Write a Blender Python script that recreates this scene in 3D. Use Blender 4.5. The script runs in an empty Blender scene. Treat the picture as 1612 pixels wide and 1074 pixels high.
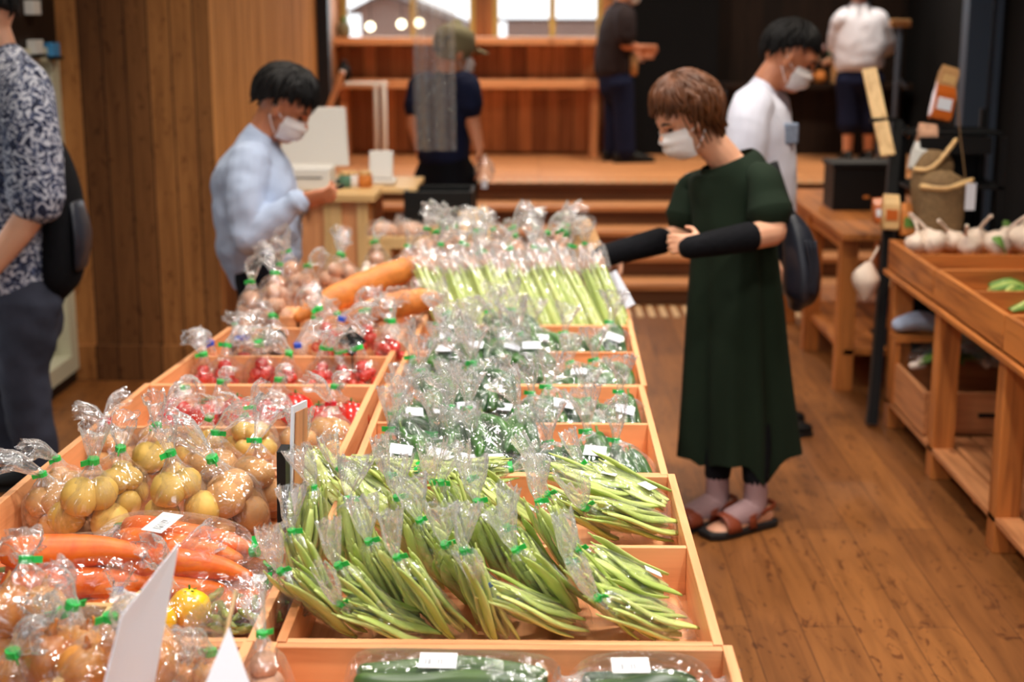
import bpy, bmesh, math, random
from mathutils import Vector, Matrix, Euler, noise
random.seed(7)
R = random.Random(11)
PI = math.pi
S = bpy.context.scene
COL = S.collection
rad = math.radians

# ------------------------------------------------------------------ camera
CAM_H, F_PX = 1.70, 2300.0
PITCH = math.atan((537 - 24) / F_PX)
YAW = math.atan((850 - 806) * math.cos(PITCH) / F_PX)
cd = bpy.data.cameras.new('camera')
cam = bpy.data.objects.new('camera', cd); COL.objects.link(cam)
cam.location = (0, 0, CAM_H)
cam.rotation_euler = (PI / 2 - PITCH, 0, YAW)
cd.sensor_width = 36.0
cd.lens = F_PX * 36.0 / 1612
cd.dof.use_dof = True
cd.dof.focus_distance = 2.75
cd.dof.aperture_fstop = 3.0
S.camera = cam

# ------------------------------------------------------------------ colour, world, light
S.view_settings.view_transform = 'Standard'
S.view_settings.look = 'None'
S.view_settings.gamma = 1.0
S.view_settings.exposure = 0.0
S.view_settings.use_curve_mapping = False
S.cycles.use_denoising = True
S.cycles.max_bounces = 10
S.cycles.diffuse_bounces = 3
S.cycles.glossy_bounces = 3
S.cycles.transmission_bounces = 4
S.cycles.transparent_max_bounces = 40
S.cycles.sample_clamp_indirect = 6.0
S.cycles.caustics_reflective = False
S.cycles.caustics_refractive = False

w = bpy.data.worlds.new('daylight'); S.world = w; w.use_nodes = True
bg = w.node_tree.nodes['Background']
bg.inputs[0].default_value = (0.93, 0.97, 1.0, 1)
_tc = w.node_tree.nodes.new('ShaderNodeTexCoord'); _sp = w.node_tree.nodes.new('ShaderNodeSeparateXYZ'); _mr = w.node_tree.nodes.new('ShaderNodeMapRange')
w.node_tree.links.new(_tc.outputs['Generated'], _sp.inputs[0]); w.node_tree.links.new(_sp.outputs[1], _mr.inputs[0]); w.node_tree.links.new(_mr.outputs[0], bg.inputs[1])
_mr.inputs[1].default_value = -0.2; _mr.inputs[2].default_value = 0.8; _mr.inputs[3].default_value = 0.55; _mr.inputs[4].default_value = 1.9

def area(name, loc, target, size, power, col, size_y=None, spread=180):
    l = bpy.data.lights.new(name, 'AREA'); l.energy = power; l.color = col
    l.shape = 'RECTANGLE' if size_y else 'DISK'; l.size = size
    if size_y: l.size_y = size_y
    l.spread = rad(spread)
    o = bpy.data.objects.new(name, l); COL.objects.link(o); o.location = loc
    d = Vector(target) - Vector(loc)
    o.rotation_euler = d.to_track_quat('-Z', 'Y').to_euler()
    return o
WARM = (1.0, 0.87, 0.70)
NEUT = (1.0, 0.95, 0.88)
# ceiling spotlights over the long table
for i, (x, y, e) in enumerate([(0.75, 1.6, 19), (0.75, 2.9, 20), (0.75, 4.3, 20), (-0.75, 1.9, 11), (-0.75, 3.3, 12), (-0.75, 4.8, 12), (0.2, 5.6, 12)]):
    area('ceiling_spot', (x, y, 3.15), (x * 0.25, y + 0.15, 0.8), 0.24, e, NEUT, spread=120)
# lights over the aisle, right table, steps and left wall
for x, y, e in [(1.5, 3.2, 8), (1.6, 5.4, 17), (-1.8, 5.0, 10), (-0.9, 6.2, 10), (-0.2, 8.0, 20), (0.9, 8.6, 17), (-0.7, 10.6, 24), (0.8, 10.7, 20), (2.3, 10.6, 30)]:  # the spot over the recess is added to brighten the white blouse
    area('ceiling_spot', (x, y, 3.15), (x, y + 0.05, 0), 0.22, e, WARM, spread=130)
# daylight through the windows at the back; added soft fill from behind the camera
area('window_daylight', (-0.5, 11.9, 2.0), (-0.6, 5.0, 0.7), 2.0, 16, (0.92, 0.97, 1.0), 1.0)
area('shopfront_daylight', (-0.3, -0.6, 2.5), (0.2, 5.0, 0.7), 3.6, 26, (0.95, 0.98, 1.0), 1.4)

# ------------------------------------------------------------------ materials
def newmat(name):
    m = bpy.data.materials.new(name); m.use_nodes = True
    nt = m.node_tree; nt.nodes.clear()
    out = nt.nodes.new('ShaderNodeOutputMaterial')
    return m, nt, out
def L(nt, a, b): nt.links.new(a, b)
def N(nt, t, **kw):
    n = nt.nodes.new(t)
    for k, v in kw.items():
        if k in n.inputs: n.inputs[k].default_value = v
        else: setattr(n, k, v)
    return n
def c4(c): return (c[0], c[1], c[2], 1)
def srgb(r, g, b):
    f = lambda v: (v / 255 / 12.92) if v / 255 <= .04045 else ((v / 255 + .055) / 1.055) ** 2.4
    return (f(r), f(g), f(b))
def ramp(nt, stops):
    r = nt.nodes.new('ShaderNodeValToRGB'); e = r.color_ramp.elements
    while len(e) < len(stops): e.new(0.5)
    for el, (p, c) in zip(e, stops): el.position = p; el.color = c4(c)
    return r
def coords(nt, scale=(1, 1, 1), rnd=True):
    tc = N(nt, 'ShaderNodeTexCoord'); mp = N(nt, 'ShaderNodeMapping')
    mp.inputs['Scale'].default_value = scale
    L(nt, tc.outputs['Object'], mp.inputs['Vector'])
    if rnd:
        oi = N(nt, 'ShaderNodeObjectInfo'); mu = N(nt, 'ShaderNodeVectorMath', operation='SCALE')
        mu.inputs[0].default_value = (37, 19, 53); L(nt, oi.outputs['Random'], mu.inputs['Scale'])
        L(nt, mu.outputs[0], mp.inputs['Location'])
    return mp.outputs[0]
def bumpn(nt, val, strength, dist=0.01):
    b = N(nt, 'ShaderNodeBump', Strength=strength, Distance=dist); L(nt, val, b.inputs['Height']); return b.outputs[0]

def plain(name, col, rough=0.55, metal=0.0, var=0.0, scale=20, bump=0.0, sss=0.0, coat=0.0, spec=0.5):
    m, nt, out = newmat(name)
    p = N(nt, 'ShaderNodeBsdfPrincipled', Roughness=rough, Metallic=metal)
    p.inputs['Base Color'].default_value = c4(col); p.inputs['Specular IOR Level'].default_value = spec
    if coat: p.inputs['Coat Weight'].default_value = coat; p.inputs['Coat Roughness'].default_value = 0.1
    if sss: p.inputs['Subsurface Weight'].default_value = sss; p.inputs['Subsurface Radius'].default_value = (.02, .008, .004); p.inputs['Subsurface Scale'].default_value = .6
    if var or bump:
        v = coords(nt); nz = N(nt, 'ShaderNodeTexNoise', Scale=scale, Detail=4.0); L(nt, v, nz.inputs['Vector'])
        if var:
            r = ramp(nt, [(0.25, tuple(c * (1 - var) for c in col)), (0.75, tuple(min(1, c * (1 + var)) for c in col))])
            L(nt, nz.outputs['Fac'], r.inputs[0]); L(nt, r.outputs[0], p.inputs['Base Color'])
        if bump: L(nt, bumpn(nt, nz.outputs['Fac'], bump), p.inputs['Normal'])
    L(nt, p.outputs[0], out.inputs[0]); return m

def wood(name, c1, c2, axis, rough=0.5, dens=28, knots=True):
    m, nt, out = newmat(name)
    sc = [dens, dens, dens]; sc[axis] = dens * 0.07
    p = N(nt, 'ShaderNodeBsdfPrincipled', Roughness=rough)
    v = coords(nt, sc)
    nz = N(nt, 'ShaderNodeTexNoise', Scale=1.0, Detail=5.0, Distortion=0.6); L(nt, v, nz.inputs['Vector'])
    r = ramp(nt, [(0.3, c2), (0.52, c1), (0.75, tuple(min(1, c * 1.12) for c in c1))]); L(nt, nz.outputs['Fac'], r.inputs[0])
    col = r.outputs[0]
    if knots:
        s2 = [7, 7, 7]; s2[axis] = 3
        v2 = coords(nt, s2); vo = N(nt, 'ShaderNodeTexVoronoi', Scale=1.0); L(nt, v2, vo.inputs['Vector'])
        kr = ramp(nt, [(0.05, (0.35, 0.22, 0.15)), (0.13, (1, 1, 1))]); L(nt, vo.outputs['Distance'], kr.inputs[0])
        mx = N(nt, 'ShaderNodeMix', data_type='RGBA', blend_type='MULTIPLY'); mx.inputs['Factor'].default_value = 0.8
        L(nt, col, mx.inputs['A']); L(nt, kr.outputs[0], mx.inputs['B']); col = mx.outputs['Result']
    L(nt, col, p.inputs['Base Color']); L(nt, bumpn(nt, nz.outputs['Fac'], 0.15, 0.004), p.inputs['Normal'])
    L(nt, p.outputs[0], out.inputs[0]); return m

def planks(name, ca, cb, u, vax, width, length, mortar, rough=0.5, flecks=0.0, gap=0.003, spec=0.4):
    """boards laid along axis u, stacked along axis vax"""
    m, nt, out = newmat(name)
    p = N(nt, 'ShaderNodeBsdfPrincipled', Roughness=rough); p.inputs['Specular IOR Level'].default_value = spec
    tc = N(nt, 'ShaderNodeTexCoord'); sp = N(nt, 'ShaderNodeSeparateXYZ'); cb_ = N(nt, 'ShaderNodeCombineXYZ')
    L(nt, tc.outputs['Object'], sp.inputs[0]); L(nt, sp.outputs[u], cb_.inputs[0]); L(nt, sp.outputs[vax], cb_.inputs[1])
    b = N(nt, 'ShaderNodeTexBrick', offset=0.37, Scale=1.0)
    b.inputs['Color1'].default_value = c4(ca); b.inputs['Color2'].default_value = c4(cb); b.inputs['Mortar'].default_value = c4(mortar)
    b.inputs['Mortar Size'].default_value = gap; b.inputs['Brick Width'].default_value = length; b.inputs['Row Height'].default_value = width
    b.inputs['Mortar Smooth'].default_value = 0.2; b.inputs['Bias'].default_value = 0.0
    L(nt, cb_.outputs[0], b.inputs['Vector'])
    sc = [22, 22, 22]; sc[u] = 1.8
    mp = N(nt, 'ShaderNodeMapping'); mp.inputs['Scale'].default_value = sc; L(nt, tc.outputs['Object'], mp.inputs['Vector'])
    nz = N(nt, 'ShaderNodeTexNoise', Scale=1.0, Detail=5.0, Distortion=1.2); L(nt, mp.outputs[0], nz.inputs['Vector'])
    r = ramp(nt, [(0.25, (0.55, 0.5, 0.45)), (0.6, (1.05, 1.05, 1.05))]); L(nt, nz.outputs['Fac'], r.inputs[0])
    mx = N(nt, 'ShaderNodeMix', data_type='RGBA', blend_type='MULTIPLY'); mx.inputs['Factor'].default_value = 0.85
    L(nt, b.outputs['Color'], mx.inputs['A']); L(nt, r.outputs[0], mx.inputs['B']); col = mx.outputs['Result']
    if flecks:
        s2 = [24, 24, 24]; s2[u] = 8
        mp2 = N(nt, 'ShaderNodeMapping'); mp2.inputs['Scale'].default_value = s2; L(nt, tc.outputs['Object'], mp2.inputs['Vector'])
        n2 = N(nt, 'ShaderNodeTexNoise', Scale=1.0, Detail=3.0, Distortion=2.0); L(nt, mp2.outputs[0], n2.inputs['Vector'])
        r2 = ramp(nt, [(0.60, (1, 1, 1)), (0.66, (0.36, 0.27, 0.2))]); L(nt, n2.outputs['Fac'], r2.inputs[0])
        m2 = N(nt, 'ShaderNodeMix', data_type='RGBA', blend_type='MULTIPLY'); m2.inputs['Factor'].default_value = flecks
        L(nt, col, m2.inputs['A']); L(nt, r2.outputs[0], m2.inputs['B']); col = m2.outputs['Result']
    L(nt, col, p.inputs['Base Color']); L(nt, bumpn(nt, b.outputs['Fac'], -0.3, 0.004), p.inputs['Normal'])
    L(nt, p.outputs[0], out.inputs[0]); return m

def film(name, base, edge, white, streak, tint=(1, 1, 1)):
    m, nt, out = newmat(name)
    v = coords(nt)
    nz = N(nt, 'ShaderNodeTexNoise', Scale=20.0, Detail=2.0, Distortion=1.6); L(nt, v, nz.inputs['Vector'])
    nb = bumpn(nt, nz.outputs['Fac'], 0.7, 0.016)
    tr = N(nt, 'ShaderNodeBsdfTransparent'); tr.inputs[0].default_value = c4(tint)
    gl = N(nt, 'ShaderNodeBsdfGlossy', Roughness=0.10); gl.inputs['Color'].default_value = (1, 1, 1, 1); L(nt, nb, gl.inputs['Normal'])
    df = N(nt, 'ShaderNodeBsdfTranslucent'); df.inputs[0].default_value = (.95, .95, .95, 1)
    d2 = N(nt, 'ShaderNodeBsdfDiffuse'); d2.inputs[0].default_value = (.95, .95, .95, 1)
    dm = N(nt, 'ShaderNodeMixShader'); dm.inputs[0].default_value = 0.6; L(nt, df.outputs[0], dm.inputs[1]); L(nt, d2.outputs[0], dm.inputs[2])
    gm = N(nt, 'ShaderNodeMixShader'); gm.inputs[0].default_value = white; L(nt, gl.outputs[0], gm.inputs[1]); L(nt, dm.outputs[0], gm.inputs[2])
    lw = N(nt, 'ShaderNodeLayerWeight', Blend=0.3); L(nt, nb, lw.inputs['Normal'])
    n3 = N(nt, 'ShaderNodeTexNoise', Scale=22.0, Detail=2.0, Distortion=3.0); L(nt, v, n3.inputs['Vector'])
    sr = N(nt, 'ShaderNodeMapRange'); sr.inputs[1].default_value = 0.52; sr.inputs[2].default_value = 0.72; sr.inputs[3].default_value = 0; sr.inputs[4].default_value = streak  # streak: noise patches of whiter film, highlights painted into the material
    L(nt, n3.outputs['Fac'], sr.inputs[0])
    a = N(nt, 'ShaderNodeMath', operation='MULTIPLY_ADD'); a.inputs[1].default_value = edge; a.inputs[2].default_value = base; L(nt, lw.outputs['Facing'], a.inputs[0])
    b = N(nt, 'ShaderNodeMath', operation='ADD', use_clamp=True); L(nt, a.outputs[0], b.inputs[0]); L(nt, sr.outputs[0], b.inputs[1])
    ms = N(nt, 'ShaderNodeMixShader'); L(nt, b.outputs[0], ms.inputs[0]); L(nt, tr.outputs[0], ms.inputs[1]); L(nt, gm.outputs[0], ms.inputs[2])
    L(nt, ms.outputs[0], out.inputs[0]); return m

def emis(name, col, st):
    m, nt, out = newmat(name); e = N(nt, 'ShaderNodeEmission', Strength=st); e.inputs[0].default_value = c4(col); L(nt, e.outputs[0], out.inputs[0]); return m

def pattern(name, dark, light, mid):
    m, nt, out = newmat(name); p = N(nt, 'ShaderNodeBsdfPrincipled', Roughness=0.85)
    v = coords(nt); nz = N(nt, 'ShaderNodeTexNoise', Scale=27.0, Detail=4.0, Distortion=3.0); L(nt, v, nz.inputs['Vector'])
    r = ramp(nt, [(0.42, dark), (0.5, mid), (0.56, light)]); r.color_ramp.interpolation = 'LINEAR'
    L(nt, nz.outputs['Fac'], r.inputs[0]); L(nt, r.outputs[0], p.inputs['Base Color']); L(nt, p.outputs[0], out.inputs[0]); return m

def barcode(name):
    m, nt, out = newmat(name); p = N(nt, 'ShaderNodeBsdfPrincipled', Roughness=0.5)
    tc = N(nt, 'ShaderNodeTexCoord'); sp = N(nt, 'ShaderNodeSeparateXYZ'); L(nt, tc.outputs['Generated'], sp.inputs[0])
    wv = N(nt, 'ShaderNodeTexNoise', noise_dimensions='1D', Scale=26.0, Detail=0.0); L(nt, sp.outputs[0], wv.inputs['W'])
    gt = N(nt, 'ShaderNodeMath', operation='GREATER_THAN'); gt.inputs[1].default_value = 0.54; L(nt, wv.outputs['Fac'], gt.inputs[0])
    def band(sock, lo, hi):
        a = N(nt, 'ShaderNodeMath', operation='GREATER_THAN'); a.inputs[1].default_value = lo; L(nt, sock, a.inputs[0])
        b = N(nt, 'ShaderNodeMath', operation='LESS_THAN'); b.inputs[1].default_value = hi; L(nt, sock, b.inputs[0])
        c = N(nt, 'ShaderNodeMath', operation='MULTIPLY'); L(nt, a.outputs[0], c.inputs[0]); L(nt, b.outputs[0], c.inputs[1]); return c.outputs[0]
    k = N(nt, 'ShaderNodeMath', operation='MULTIPLY'); L(nt, band(sp.outputs[1], .2, .6), k.inputs[0]); L(nt, band(sp.outputs[0], .12, .62), k.inputs[1])
    k2 = N(nt, 'ShaderNodeMath', operation='MULTIPLY'); L(nt, k.outputs[0], k2.inputs[0]); L(nt, gt.outputs[0], k2.inputs[1])
    mx = N(nt, 'ShaderNodeMix', data_type='RGBA'); mx.inputs['A'].default_value = (.9, .9, .9, 1); mx.inputs['B'].default_value = (.05, .05, .06, 1)
    L(nt, k2.outputs[0], mx.inputs['Factor']); L(nt, mx.outputs['Result'], p.inputs['Base Color']); L(nt, p.outputs[0], out.inputs[0]); return m

def bodymat(name, c1, c2, axis, sc=60, rough=0.4, coat=0.0):
    """two-tone streaked skin of a vegetable"""
    m, nt, out = newmat(name); p = N(nt, 'ShaderNodeBsdfPrincipled', Roughness=rough)
    if coat: p.inputs['Coat Weight'].default_value = coat
    s = [sc, sc, sc]; s[axis] = sc * 0.12
    v = coords(nt, s); nz = N(nt, 'ShaderNodeTexNoise', Scale=1.0, Detail=3.0); L(nt, v, nz.inputs['Vector'])
    oi = N(nt, 'ShaderNodeObjectInfo')
    ad = N(nt, 'ShaderNodeMath', operation='MULTIPLY_ADD'); ad.inputs[1].default_value = 0.45; L(nt, oi.outputs['Random'], ad.inputs[0]); 
    sb = N(nt, 'ShaderNodeMath', operation='SUBTRACT'); sb.inputs[1].default_value = 0.22; L(nt, nz.outputs['Fac'], sb.inputs[0]); L(nt, sb.outputs[0], ad.inputs[2])
    r = ramp(nt, [(0.25, c2), (0.75, c1)]); L(nt, ad.outputs[0], r.inputs[0]); L(nt, r.outputs[0], p.inputs['Base Color'])
    L(nt, bumpn(nt, nz.outputs['Fac'], 0.15, 0.003), p.inputs['Normal'])
    L(nt, p.outputs[0], out.inputs[0]); return m

CED1, CED2 = srgb(230, 162, 110), srgb(204, 130, 80)
M = {}
for i, a in enumerate('xyz'):
    M['cedar_' + a] = wood('cedar_' + a, CED1, CED2, i)
    M['oak_' + a] = wood('amber_wood_' + a, srgb(196, 118, 54), srgb(140, 76, 30), i)
    M['pale_' + a] = wood('pale_wood_' + a, srgb(226, 186, 128), srgb(196, 150, 92), i, knots=False)
    M['brown_' + a] = wood('brown_wood_' + a, srgb(204, 136, 86), srgb(160, 98, 56), i)
M['floor'] = planks('floor_boards', srgb(150, 94, 46), srgb(120, 72, 34), 1, 0, 0.15, 1.3, srgb(70, 38, 18), 0.42, 0.8, 0.0015)
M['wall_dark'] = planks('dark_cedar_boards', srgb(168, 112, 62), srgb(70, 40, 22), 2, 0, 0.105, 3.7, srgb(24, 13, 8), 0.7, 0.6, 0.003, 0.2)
M['wall_light'] = planks('light_cedar_boards', srgb(210, 148, 86), srgb(182, 124, 68), 2, 1, 0.16, 4.0, srgb(70, 44, 24), 0.85, 0.0, 0.003, 0.1)  # boards of the return, window light put into the colour
M['wall_back'] = planks('reddish_cedar_boards', srgb(202, 140, 90), srgb(142, 90, 54), 2, 0, 0.11, 2.3, srgb(70, 38, 20), 0.6)
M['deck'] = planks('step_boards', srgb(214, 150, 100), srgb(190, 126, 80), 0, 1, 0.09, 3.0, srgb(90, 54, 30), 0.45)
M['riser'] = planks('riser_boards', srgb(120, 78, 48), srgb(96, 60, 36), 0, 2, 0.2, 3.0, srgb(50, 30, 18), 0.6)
M['black_wall'] = plain('black_wall_paint', srgb(9, 9, 12), 0.9, spec=.2, var=0.2, scale=3)
M['brownblack'] = planks('near_black_boards', srgb(40, 26, 18), srgb(26, 17, 13), 2, 0, 0.14, 3.5, srgb(12, 9, 8), 0.6, 0.0, 0.003, 0.2)
M['steel'] = plain('blue_grey_steel', srgb(86, 98, 116), 0.45, 0.3)
M['darksteel'] = plain('dark_steel', srgb(30, 34, 40), 0.5, 0.2)
M['black'] = plain('black_plastic', srgb(12, 12, 13), 0.5, spec=.3)
M['blackcloth'] = plain('black_cloth', srgb(13, 13, 17), 0.9, spec=.15, var=0.3, scale=60, bump=0.3)
M['white'] = plain('white_plastic', srgb(228, 226, 222), 0.5)
M['paper'] = plain('white_paper', srgb(222, 224, 234), 0.7)
M['sticker'] = barcode('printed_sticker')
M['frame_yellow'] = plain('yellow_window_frame', srgb(190, 168, 96), 0.5)
M['frame_cream'] = plain('cream_frame', srgb(206, 204, 178), 0.5)
M['film'] = film('clear_film', 0.03, 0.36, 0.24, 0.22)
M['gather'] = film('gathered_film', 0.15, 0.50, 0.50, 0.50)
M['sleeve'] = film('clear_sleeve', 0.03, 0.34, 0.16, 0.10)
M['glass'] = film('window_glass', 0.02, 0.2, 0.0, 0.0)
M['vinyl'] = film('clear_vinyl_sheet', 0.20, 0.25, 0.55, 0.06, (.93, .88, .84))
M['tie_green'] = plain('green_tape', srgb(40, 190, 80), 0.35)
M['tie_blue'] = plain('blue_tape', srgb(24, 84, 214), 0.35)
M['tie_red'] = plain('red_wire', srgb(206, 30, 46), 0.4)
M['bean'] = bodymat('bean_green', srgb(212, 220, 134), srgb(164, 184, 88), 0, 60, 0.42)
M['pepper'] = bodymat('dark_pepper_green', srgb(64, 112, 36), srgb(22, 58, 22), 0, 40, 0.28, 0.3)
M['cucumber'] = bodymat('cucumber_green', srgb(78, 104, 48), srgb(36, 60, 28), 0, 70, 0.35)
M['carrot'] = bodymat('carrot_orange', srgb(240, 122, 34), srgb(224, 92, 20), 1, 60, 0.42)
M['stem'] = plain('stem_green', srgb(110, 130, 60), 0.6)
M['potato_y'] = plain('yellow_potato_skin', srgb(214, 172, 84), 0.6, var=0.18, scale=24, bump=0.2)
M['potato_b'] = plain('brown_potato_skin', srgb(202, 146, 86), 0.6, var=0.2, scale=24, bump=0.2)
M['onion'] = bodymat('onion_skin', srgb(222, 150, 72), srgb(184, 104, 44), 2, 50, 0.35)
M['tomato'] = plain('tomato_red', srgb(206, 38, 24), 0.22, coat=0.4, var=0.12, scale=12)
M['cherry'] = plain('cherry_tomato_red', srgb(204, 52, 40), 0.25, coat=0.3, var=0.25, scale=30)
M['calyx'] = plain('calyx_green', srgb(60, 110, 40), 0.6)
M['yellowpepper'] = plain('yellow_pepper', srgb(250, 196, 20), 0.25, coat=0.4)
M['celery'] = bodymat('pale_celery_green', srgb(200, 210, 128), srgb(160, 178, 84), 2, 60, 0.45)
M['root'] = plain('pinkish_root', srgb(206, 156, 126), 0.6, var=0.2, scale=30)
M['garlic'] = plain('garlic_white', srgb(236, 214, 196), 0.5, var=0.08, scale=25)
M['mushroom'] = plain('dark_mushroom', srgb(64, 44, 34), 0.7, var=0.3, scale=40)
M['loaf'] = plain('golden_crust', srgb(208, 124, 52), 0.55, var=0.2, scale=40, bump=0.3)
M['kraft'] = plain('kraft_paper', srgb(190, 142, 92), 0.8, var=0.12, scale=30)
M['leaf'] = plain('leaf_green', srgb(96, 136, 54), 0.5, var=0.3, scale=20)
M['leafdark'] = plain('blue_green_leaf', srgb(74, 116, 96), 0.5, var=0.3, scale=20)
M['okra'] = plain('soybean_green', srgb(140, 150, 62), 0.5, var=0.25, scale=60)
M['skin'] = plain('skin_warm', srgb(216, 158, 126), 0.5, sss=0.15)
M['skin2'] = plain('skin_tanned', srgb(190, 122, 88), 0.5, sss=0.15)
M['hair_black'] = plain('black_hair', srgb(13, 10, 10), 0.6, spec=.25, var=0.3, scale=60)
M['hair_brown'] = plain('brown_hair', srgb(84, 46, 20), 0.5, spec=.35, var=0.5, scale=22)
M['mask'] = plain('white_mask_fabric', srgb(232, 228, 228), 0.85, bump=0.15, scale=60)
M['shirt_blue'] = plain('pale_blue_cotton', srgb(172, 184, 208), 0.9, spec=.2, var=0.05, scale=10)
M['shirt_white'] = plain('white_cotton', srgb(212, 212, 226), 0.9, spec=.2, var=0.04, scale=10)
M['print'] = plain('faded_blue_print', srgb(132, 146, 170), 0.8, var=0.25, scale=70)
M['navy'] = plain('navy_cotton', srgb(17, 23, 50), 0.9, spec=.2, var=0.15, scale=12)
M['trouser'] = plain('black_trouser_cloth', srgb(13, 15, 22), 0.9, spec=.15, var=0.2, scale=12)
M['charcoal'] = plain('charcoal_shirt_cloth', srgb(40, 31, 33), 0.9, spec=.2, var=0.15, scale=12)
M['jeans'] = plain('grey_denim', srgb(52, 54, 66), 0.9, spec=.2, var=0.3, scale=8)
M['dress'] = plain('dark_green_cotton', srgb(21, 33, 20), 0.9, spec=.2, var=0.12, scale=6)
M['floral'] = pattern('blue_white_floral_print', srgb(22, 26, 50), srgb(190, 190, 200), srgb(64, 76, 110))
M['leather'] = plain('brown_leather', srgb(128, 58, 34), 0.45)
M['rubber'] = plain('black_rubber_sole', srgb(18, 16, 16), 0.6)
M['sock'] = plain('thin_mauve_sock', srgb(150, 118, 118), 0.8)
M['khaki'] = plain('khaki_cloth', srgb(126, 118, 88), 0.85, var=0.15)
M['strap'] = plain('black_strap', srgb(24, 24, 26), 0.7)
M['nylon'] = plain('dark_nylon', srgb(34, 36, 46), 0.4, var=0.2)
M['straw'] = plain('woven_straw', srgb(128, 100, 66), 0.8, var=0.25, scale=90, bump=0.6)
M['jam'] = plain('amber_preserve', srgb(196, 96, 30), 0.3, coat=0.5)
M['blue'] = plain('blue_plastic', srgb(70, 150, 210), 0.4)
M['concrete'] = plain('outdoor_plaster', srgb(206, 176, 164), 0.8, var=0.05)
M['roof'] = plain('outdoor_roof', srgb(150, 128, 120), 0.8, var=0.15, scale=6)
M['lampglow'] = emis('lamp_glow', (1.0, 0.9, 0.62), 5.0)  # glow of the globes that imitate window reflections
M['grate'] = plain('pale_grille', srgb(196, 160, 120), 0.5)

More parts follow.
